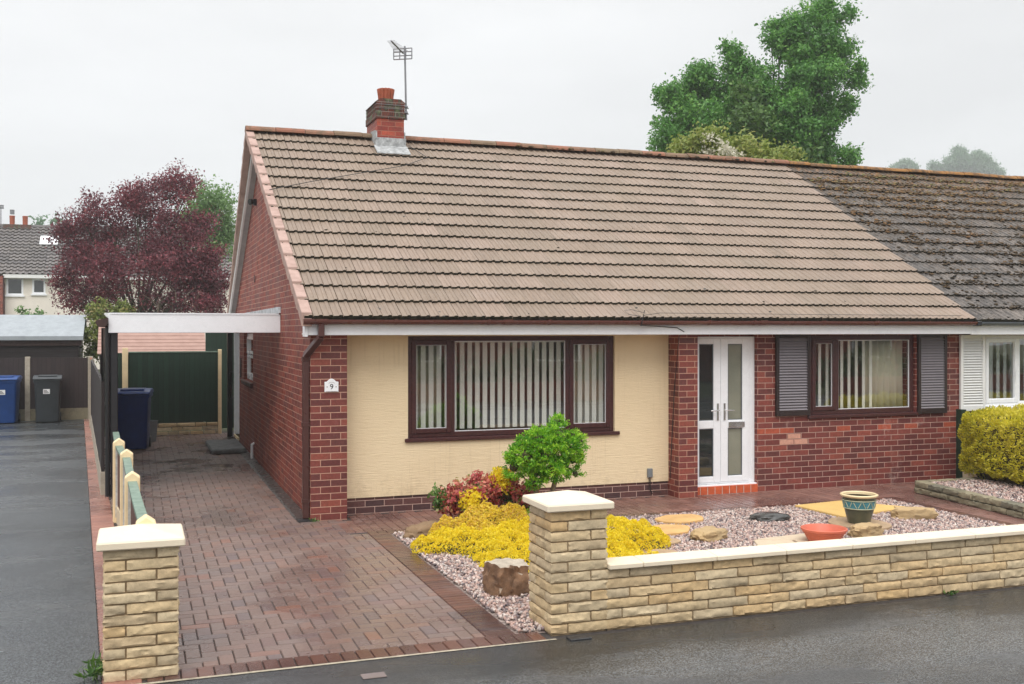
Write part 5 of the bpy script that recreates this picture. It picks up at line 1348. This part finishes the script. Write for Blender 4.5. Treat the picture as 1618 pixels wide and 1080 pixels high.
TP_ = thing('dwarf_cypress', (2.3, -1.5, 0), 'rounded bright green dwarf cypress on two bare stems', 'conifer')
tc = [(x_ - .07, y_, z_, r_) for x_, y_, z_, r_ in [(2.28, -1.5, .84, .24), (2.05, -1.52, .82, .16), (1.95, -1.46, .70, .12), (2.50, -1.5, .88, .17), (2.60, -1.47, .76, .12), (2.42, -1.52, 1.02, .15), (2.20, -1.5, .98, .14), (2.45, -1.5, .66, .11), (2.14, -1.5, .62, .12), (2.30, -1.62, .68, .13), (2.62, -1.5, .60, .07), (2.44, -1.48, 1.14, .09), (2.67, -1.5, .93, .09), (1.92, -1.5, .83, .08), (2.14, -1.55, .53, .07), (2.05, -1.48, .95, .08), (2.58, -1.5, 1.02, .08)]]
P, rn, d = clumps(tc, 760, 34, .02, .8, .7)
leafmesh('foliage', P, .03, M['leaf_cypress'], TP_, aspect=.38, up=.15, axis=d * .9, rnd=rn)
ts = MB(); ts.tube([(2.13, -1.5, -.02), (2.12, -1.5, .25), (2.10, -1.5, .48), (2.05, -1.5, .62)], [.035, .03, .028, .018], 8); ts.tube([(2.19, -1.5, -.02), (2.24, -1.5, .25), (2.31, -1.5, .50), (2.36, -1.5, .68)], [.035, .03, .028, .018], 8)
ts.build('stem', M['twig'], TP_)
tk = MB()
for s_ in tc: core(tk, s_[:3], s_[3] * .42, s_[0], 1)
tk.build('inner_branches', M['shrub_core'], TP_)

HG = thing('golden_hedge', (9.6, -1.4, .1), 'clipped golden yellow conifer hedge in the raised bed', 'hedge')
# rounded block hedge
k = 46000; U = RG.random((k, 3))
bx0, bx1, by0, by1, bz0, bz1 = 8.62, 11.9, -2.15, -.35, .14, 1.05
ctr = np.array([(bx0 + bx1) / 2, (by0 + by1) / 2, (bz0 + bz1) / 2]); hf = np.array([(bx1 - bx0) / 2, (by1 - by0) / 2, (bz1 - bz0) / 2])
face = RG.choice(3, k, p=[.22, .42, .36]); Q = U * 2 - 1; sgn = np.where(RG.random(k) < .72, -1, 1)
for a in range(3):
    m_ = face == a; Q[m_, a] = (sgn[m_] if a < 2 else np.where(RG.random(m_.sum()) < .85, 1, -1))
# round corners
Pq = Q * hf; rad = .22; inner = np.clip(Pq, -(hf - rad), hf - rad); dlt = Pq - inner; ln = np.linalg.norm(dlt, axis=1, keepdims=True); dirn = dlt / np.maximum(ln, 1e-6)
Pq = inner + dirn * rad
nzv = np.array([mnoise.noise(Vector(p * 3.2)) for p in Pq]) * .08 + np.array([mnoise.noise(Vector(p * 9)) for p in Pq]) * .06
Pq = Pq + dirn * (nzv[:, None] - RG.random((k, 1)) ** 3 * .09)
pt2 = np.array([mnoise.noise(Vector(p * 2.2)) for p in Pq]) * .5 + .5
leafmesh('foliage', Pq + ctr, .046, M['leaf_gold'], HG, aspect=.36, axis=dirn * .8 + np.array([0, 0, .35]), rnd=np.clip(pt2 * .6 + RG.random(k) * .55 - .1, 0, 1))
hc = MB(); hc.box(bx0 + .12, bx1 - .12, by0 + .12, by1 - .12, .1, bz1 - .12); hc.build('inner_branches', M['shrub_core'], HG, bev=.12)

def tree(name, label, cat, base, spheres, n_c, per, sig, size, mat, trunk_r, group=None, aspect=.55, shell=.35, extra=None, limbm='bark', up=.0, crown='crown'):
    t_ = thing(name, base, label, cat, group)
    P, rn, d = clumps(lobes(spheres), n_c, per, sig, shell); leafmesh(crown, P, size, mat, t_, aspect=aspect, rnd=rn, up=up, out=d * .8 + np.array([0, 0, .9]))
    m_ = MB(); b = Vector(base); cen = Vector(np.average(np.array(spheres)[:, :3], axis=0, weights=np.array(spheres)[:, 3])); fork = b.lerp(cen, .45); fork.x = b.x * .6 + cen.x * .4; fork.y = b.y * .6 + cen.y * .4
    m_.tube([tuple(b), tuple(b.lerp(fork, .5) + Vector((trunk_r * .3, 0, 0))), tuple(fork)], [trunk_r, trunk_r * .8, trunk_r * .65], 10)
    for s_ in spheres:
        if trunk_r > .1 and s_[3] < .42: continue
        e_ = Vector(s_[:3]); md = fork.lerp(e_, .5) + Vector((random.uniform(-.2, .2), random.uniform(-.2, .2), random.uniform(.0, .3))) * s_[3]
        m_.tube([tuple(fork), tuple(md), tuple(e_)], [trunk_r * .30, trunk_r * .16, trunk_r * .06], 7)
        for q in range(5):
            dd = Vector(sphere_dirs(1)[0]); m_.tube([tuple(md.lerp(e_, random.random())), tuple(e_ + dd * s_[3] * .9)], [trunk_r * .06, trunk_r * .02], 5)
    m_.build('trunk', M[limbm], t_)
    if extra: extra(t_)
    return t_
# camera frame helper used only to read real positions off the survey of the photo: depth d along view, lateral metres
FX, FY, RX, RY_ = .33854, .94095, .94095, -.33854
def at(px, py, d):
    a = (px - 809) / 1651 * d; z = 2.13 - (py - 520) / 1651 * d
    return (-1.82 + FX * d + RX * a, -11.67 + FY * d + RY_ * a, z)
def sph_at(lst, d, jit=1.0):
    out = []
    for (px, py, r) in lst:
        rr = r / 1651 * d; dd = d + random.uniform(-1, 1) * jit * rr; p = at(px, py, dd); out.append((*p, rr))
    return out

oak = sph_at([(1285, 55, 55), (1300, 25, 30), (1250, 75, 42), (1315, 95, 42), (1235, 50, 22), (1345, 120, 24), (1290, 140, 50), (1260, 190, 45), (1300, 200, 30), (1170, 105, 28), (1160, 80, 16), (1135, 130, 45), (1090, 140, 38), (1065, 160, 26), (1160, 160, 55), (1110, 190, 55), (1060, 215, 30), (1200, 170, 45), (1210, 215, 50), (1140, 230, 60), (1080, 240, 45), (1265, 240, 50), (1310, 250, 36), (1340, 248, 22), (1335, 25, 16), (1210, 120, 22), (1045, 195, 14), (1355, 105, 12), (1240, 160, 34), (1272, 118, 38), (1295, 178, 36), (1255, 215, 38), (1228, 195, 32), (1360, 128, 11), (1335, 165, 16)], 36)
ob = at(1200, 520, 36)
def oak_extra(t_):
    P, rn, d = clumps(sph_at([(1190, 190, 30), (1185, 150, 22), (1130, 250, 30), (1280, 270, 30), (1200, 230, 20)], 35), 120, 24, .16, .5); leafmesh('young_leaves', P, .17, M['leaf_oak_y'], t_, rnd=rn)
tree('oak_tree', 'tall irregular green oak rising behind the roof ridge', 'tree', (ob[0], ob[1], 0), oak, 3700, 30, .12, .125, M['leaf_oak'], .26, extra=oak_extra, shell=.45)
el = sph_at([(1090, 245, 28), (1130, 232, 26), (1165, 240, 28), (1200, 250, 26), (1235, 250, 22), (1110, 222, 14), (1075, 235, 14), (1150, 270, 40), (1210, 280, 40)], 24)
eb_ = at(1150, 520, 24)
def el_extra(t_):
    P, rn, d = clumps(sph_at([(1125, 228, 18), (1140, 240, 18), (1160, 250, 12), (1195, 248, 9), (1118, 244, 8)], 23.4), 16, 26, .06, .6); leafmesh('flowers', P, .06, M['flower_white'], t_, rnd=rn, aspect=.9)
tree('elder_bush', 'yellow green elder bush with white flower heads in front of the oak', 'bush', (eb_[0], eb_[1], 0), el, 460, 22, .11, .10, M['leaf_elder'], .12, extra=el_extra, shell=.4)
pu = sph_at([(230, 330, 45), (280, 300, 34), (300, 290, 20), (265, 292, 16), (170, 335, 34), (130, 345, 26), (100, 365, 22), (150, 390, 50), (210, 390, 60), (270, 370, 50), (320, 360, 34), (120, 410, 36), (100, 440, 26), (180, 440, 55), (250, 440, 55), (310, 430, 45), (335, 410, 24), (115, 475, 24), (170, 480, 40), (240, 490, 50), (310, 480, 40), (215, 318, 26), (145, 318, 13), (85, 375, 11), (335, 470, 30), (345, 440, 20), (342, 400, 16), (250, 290, 10), (300, 300, 12), (195, 300, 10)], 36)
pb_ = at(215, 520, 36)
def pu_extra(t_):
    m_ = MB()
    for q in range(26):
        a = Vector(at(random.uniform(215, 330), random.uniform(470, 510), 35.2 + random.uniform(-1, .2))); b = a + Vector((random.uniform(-.5, .5), random.uniform(-.3, .3), random.uniform(.2, .8))); m_.tube([tuple(a), tuple(a.lerp(b, .5) + Vector((random.uniform(-.1, .1), 0, .05))), tuple(b)], [.02, .014, .005], 5)
    m_.build('bare_twigs', M['twig'], t_)
tree('purple_plum_tree', 'purple leaved plum tree behind the sheds', 'tree', (pb_[0], pb_[1], 0), pu, 2300, 26, .14, .095, M['leaf_purple'], .2, extra=pu_extra, shell=.3)
gr = sph_at([(330, 320, 26), (345, 345, 30), (315, 335, 22), (355, 315, 14), (305, 360, 24), (340, 380, 30), (350, 300, 9)], 44)
gb2 = at(335, 520, 44); tree('ash_tree', 'light green tree behind the purple plum tree', 'tree', (gb2[0], gb2[1], 0), gr, 330, 22, .25, .14, M['leaf_green'], .18, shell=.3)
he = sph_at([(165, 500, 26), (190, 495, 18), (150, 525, 22), (180, 525, 28), (145, 550, 16), (170, 555, 26), (200, 500, 12), (150, 492, 12)], 27.6)
hb2 = at(165, 605, 27.6); tree('laurel_bush', 'yellow green bush beside the shed and carport corner', 'bush', (hb2[0], hb2[1], 0), he, 260, 20, .06, .09, M['leaf_hedge'], .05, shell=.45, crown='foliage', up=.5)
vi = sph_at([(45, 500, 10), (35, 492, 7), (58, 497, 8), (52, 505, 7)], 31.5)
vb = at(48, 590, 31.5); tree('climbing_plant', 'small leafy plant peeping over the grey shed roof', 'plant', (vb[0], vb[1], 0), vi, 26, 14, .05, .12, M['leaf_green'], .03, shell=.3, crown='foliage')
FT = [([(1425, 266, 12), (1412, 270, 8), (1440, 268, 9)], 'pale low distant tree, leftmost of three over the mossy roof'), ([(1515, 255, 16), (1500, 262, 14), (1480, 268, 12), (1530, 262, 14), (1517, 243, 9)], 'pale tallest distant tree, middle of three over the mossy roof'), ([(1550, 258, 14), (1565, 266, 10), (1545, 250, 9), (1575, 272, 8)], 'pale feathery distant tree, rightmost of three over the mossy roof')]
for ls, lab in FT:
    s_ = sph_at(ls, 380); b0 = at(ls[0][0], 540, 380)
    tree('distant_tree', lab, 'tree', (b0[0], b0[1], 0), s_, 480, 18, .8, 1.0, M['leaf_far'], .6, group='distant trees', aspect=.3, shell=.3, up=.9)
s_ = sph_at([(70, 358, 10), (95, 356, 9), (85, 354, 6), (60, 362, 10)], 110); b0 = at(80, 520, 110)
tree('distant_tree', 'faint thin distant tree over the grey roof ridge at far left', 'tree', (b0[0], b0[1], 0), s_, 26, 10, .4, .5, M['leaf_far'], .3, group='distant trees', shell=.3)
# weed tuft by left pillar
P = np.column_stack([RG.normal(-2.07, .035, 46), RG.normal(-4.82, .04, 46), RG.uniform(.02, .10, 46)])
tag(leafmesh('weed', P, .12, M['leaf_oak_y'], origin=(-2.07, -4.82, 0), aspect=.16, up=.9), 'small green weed at foot of the left pillar', 'weed')
for nm, cx, cy, lab in (('weed', .03, -.02, 'tiny weed in the gully beside the brown downpipe'), ('weed', 4.35, -4.97, 'tiny moss tuft at the base of the garden wall')):
    P = np.column_stack([RG.normal(cx, .03, 30), RG.normal(cy, .012, 30), RG.uniform(.0, .03, 30)]); tag(leafmesh(nm, P, .035, M['leaf_oak_y'], origin=(cx, cy, 0), aspect=.4, up=.9), lab, 'weed')

# ------------------------------------------------------------------ far left house
D = 54
fh = at(0, 520, D)
FH = thing('house', (fh[0], fh[1], 0), 'cream rendered house with grey tiled roof beyond the shed', 'house')
yF = fh[1]; xa, xb = fh[0] - 8, fh[0] + 13
def fx(px, y=yF):   # x on the facade plane
    a = (px - 809) / 1651; dx, dy = FX + a * RX, FY + a * RY_; return -1.82 + (y + 11.67) / dy * dx
def fz(px, py, y=yF):
    a = (px - 809) / 1651; dy = FY + a * RY_; return 2.13 - (py - 520) / 1651 * (y + 11.67) / dy
yR = yF + 4.5
zE, zR = fz(20, 434), fz(20, 358, yR)
x0h = fx(6)
wins = [(fx(10), fx(37), fz(20, 466), fz(20, 438)), (fx(51), fx(72), fz(60, 464), fz(60, 440))]
wl = MB(); cuts = [x0h] + [c for w_ in wins for c in w_[:2]] + [xb]
for i in range(0, len(cuts), 2): wl.box(cuts[i], cuts[i + 1], yF, yF + .3, 0, zE)
for a, b_, c_, d_ in wins: wl.box(a, b_, yF, yF + .3, 0, c_); wl.box(a, b_, yF, yF + .3, d_, zE)
B(x0h, xb, yF + 8.7, yF + 9, 0, zE).build('rear_wall', M['pale_render'], FH)
wl.build('wall', M['pale_render'], FH)
B(xa, x0h, yF - .5, yF + 9, 0, zE - .1).build('brick_wing', M['brick_side'], FH)
for a, b_, c_, d_ in wins:
    w_ = MB(); w_.ring(a, b_, c_, d_, yF - .02, yF + .08, .09); wo2 = w_.build('window', M['white_upvc'], FH); B(a + .09, b_ - .09, yF + .03, yF + .04, c_ + .09, d_ - .09).build('pane', M['glass_dark'], wo2)
    B(a - .06, b_ + .06, yF - .08, yF + .0, c_ - .08, c_ - .002).build('sill', M['white_upvc'], wo2)
w_ = MB(); w_.box(fx(88), fx(110), yF - .02, yF - .004, fz(95, 380, yF) , fz(95, 372, yF)); 
rfh = tile_slope(lambda c: xa, lambda c: xb + .2, 15, yF - .35, zE, yR, zR, period=.30, edge=.06, prof=[(0, 0), (.1, .0), (.15, .05), (.22, .06), (.28, .01)])
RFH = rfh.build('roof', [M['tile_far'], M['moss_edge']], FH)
MB().prism([(yR, zR - .02), (yR + 4.8, zE), (yR + 4.8, zE - .1), (yR, zR - .12)], 0, xa, xb + .2).build('rear_roof', M['tile_far'], FH, recalc=True)
MB().tube([(xa, yR, zR + .02), (xb + .2, yR, zR + .02)], .13, 10).build('ridge_tiles', M['tile_far'], FH)
B(x0h, xb + .1, yF - .36, yF - .3, zE - .17, zE + .02).build('fascia', M['white_board'], FH)
sl_ = MB(); yk = yF + 2.9; zk = zE + (zR - zE) * (2.9 + .35) / 4.85
sl_.xf = Matrix.Translation((fx(76, yk), yk, zk + .1)) @ Matrix.Rotation(math.atan2(zR - zE, 4.85), 4, 'X'); sl_.box(-.4, .5, -.5, .5, 0, .06); sl_.xf = None; sl_.build('skylight', M['white_upvc'], FH)
cxm = fx(28, yR); czm = MB(); czm.box(cxm - .7, cxm + .7, yR - .3, yR + .3, zR - .4, zR + .12); CH2 = czm.build('chimney', M['chim_top'], FH)
for q in (-.28, .38): MB().lathe([(.13, 0), (.14, .46), (.155, .50), (.13, .52)], (cxm + q, yR, zR + .1), 14).build('chimney_pot', M['chimney_pot'], CH2)
MB().tube([(cxm - .28, yR, zR + .7), (cxm - .28, yR, zR + .95)], .12, 8).build('chimney_cowl', M['steel'], CH2)
ae = MB(); ae.tube([(cxm - .85, yR, zR), (cxm - .85, yR, zR + 1.15)], .03, 6); ae.tube([(cxm - 1.7, yR, zR + 1.2), (cxm - .7, yR, zR + 1.1)], .025, 6)
for q in range(5): ae.tube([(cxm - 1.6 + q * .16, yR - .25, zR + 1.19 - q * .015), (cxm - 1.6 + q * .16, yR + .25, zR + 1.19 - q * .015)], .012, 4)
ae.box(cxm - .95, cxm - .7, yR - .02, yR + .02, zR + .98, zR + 1.2); tag(ae.build('tv_aerial', M['steel'], origin=(cxm - .85, yR, zR)), 'small aerial on the far house ridge beside two orange pots', 'aerial')
MB().tube([(x0h - .02, yF - .35, zE - .05), (x0h - .02, yF - .12, zE - .5), (x0h - .02, yF - .12, 0)], .09, 8).build('downpipe', M['brown_pipe'], FH)
MB().tube([(x0h + .1, yF - 1.5, fz(10, 507)), (x0h + 1.0, yF - 1.5, fz(15, 499))], .09, 8).build('soil_pipe', M['black_plastic'], FH)

# ------------------------------------------------------------------ across the street (seen in the window panes)
for k, (xc, lab) in enumerate(((-3.5, 'brick bungalow across the road reflected in the windows, left one'), (11.0, 'brick bungalow across the road reflected in the windows, right one'), (25.5, 'brick bungalow across the road reflected in the windows, far right one'))):
    OH = thing('bungalow', (xc, -25, 0), lab, 'bungalow', 'bungalows across the road')
    B(xc - 5.5, xc + 5.5, -32, -25, 0, 2.5).build('wall', M['brick_side'], OH)
    m_ = MB(); m_.prism([(-24.6, 2.4), (-28.5, 4.9), (-32.4, 2.4)], 0, xc - 5.8, xc + 5.8); m_.build('roof', M['tile_far'], OH, recalc=True)
    for q in (-3.2, 2.4):
        w_ = MB(); w_.ring(xc + q - 1, xc + q + 1, .9, 2.1, -25.0, -24.93, .07); wo3 = w_.build('window', M['white_upvc'], OH); B(xc + q - .93, xc + q + .93, -24.99, -24.96, .97, 2.03).build('pane', M['glass_dark'], wo3)
    tag(B(xc - 5.6, xc + 3.5, -16.85, -16.65, 0, .55).build('garden_wall', M['brick_side'], origin=(xc, -16.7, 0)), 'low brick garden wall across the road, ' + ('left', 'middle', 'right')[k] + ' of three', 'wall', 'walls across the road')
    s_ = [(xc - 4.8 + q * .8, -18 + random.uniform(-.3, .3), .75, .75) for q in range(10)]
    tree('garden_hedge', 'dark hedge across the road, ' + ('left', 'middle', 'right')[k] + ' of three', 'hedge', (xc, -18, 0), s_, 200, 16, .12, .16, M['leaf_dark'], .05, group='hedges across the road', crown='foliage', shell=.3)

# ------------------------------------------------------------------ haze
if HAZE:
    hz = MB(); hz.box(-300, 420, -100, 440, -1.2, 60); n = NT('haze air')
    pv = n.n('VolumePrincipled'); pv.inputs['Density'].default_value = .0010; pv.inputs['Color'].default_value = (.93, .95, .97, 1); pv.inputs['Anisotropy'].default_value = .2
    n.t.links.new(pv.outputs[0], n.out.inputs['Volume'])
    tag(hz.build('haze', n.m), 'pale rainy haze over the street', 'haze', kind='stuff')
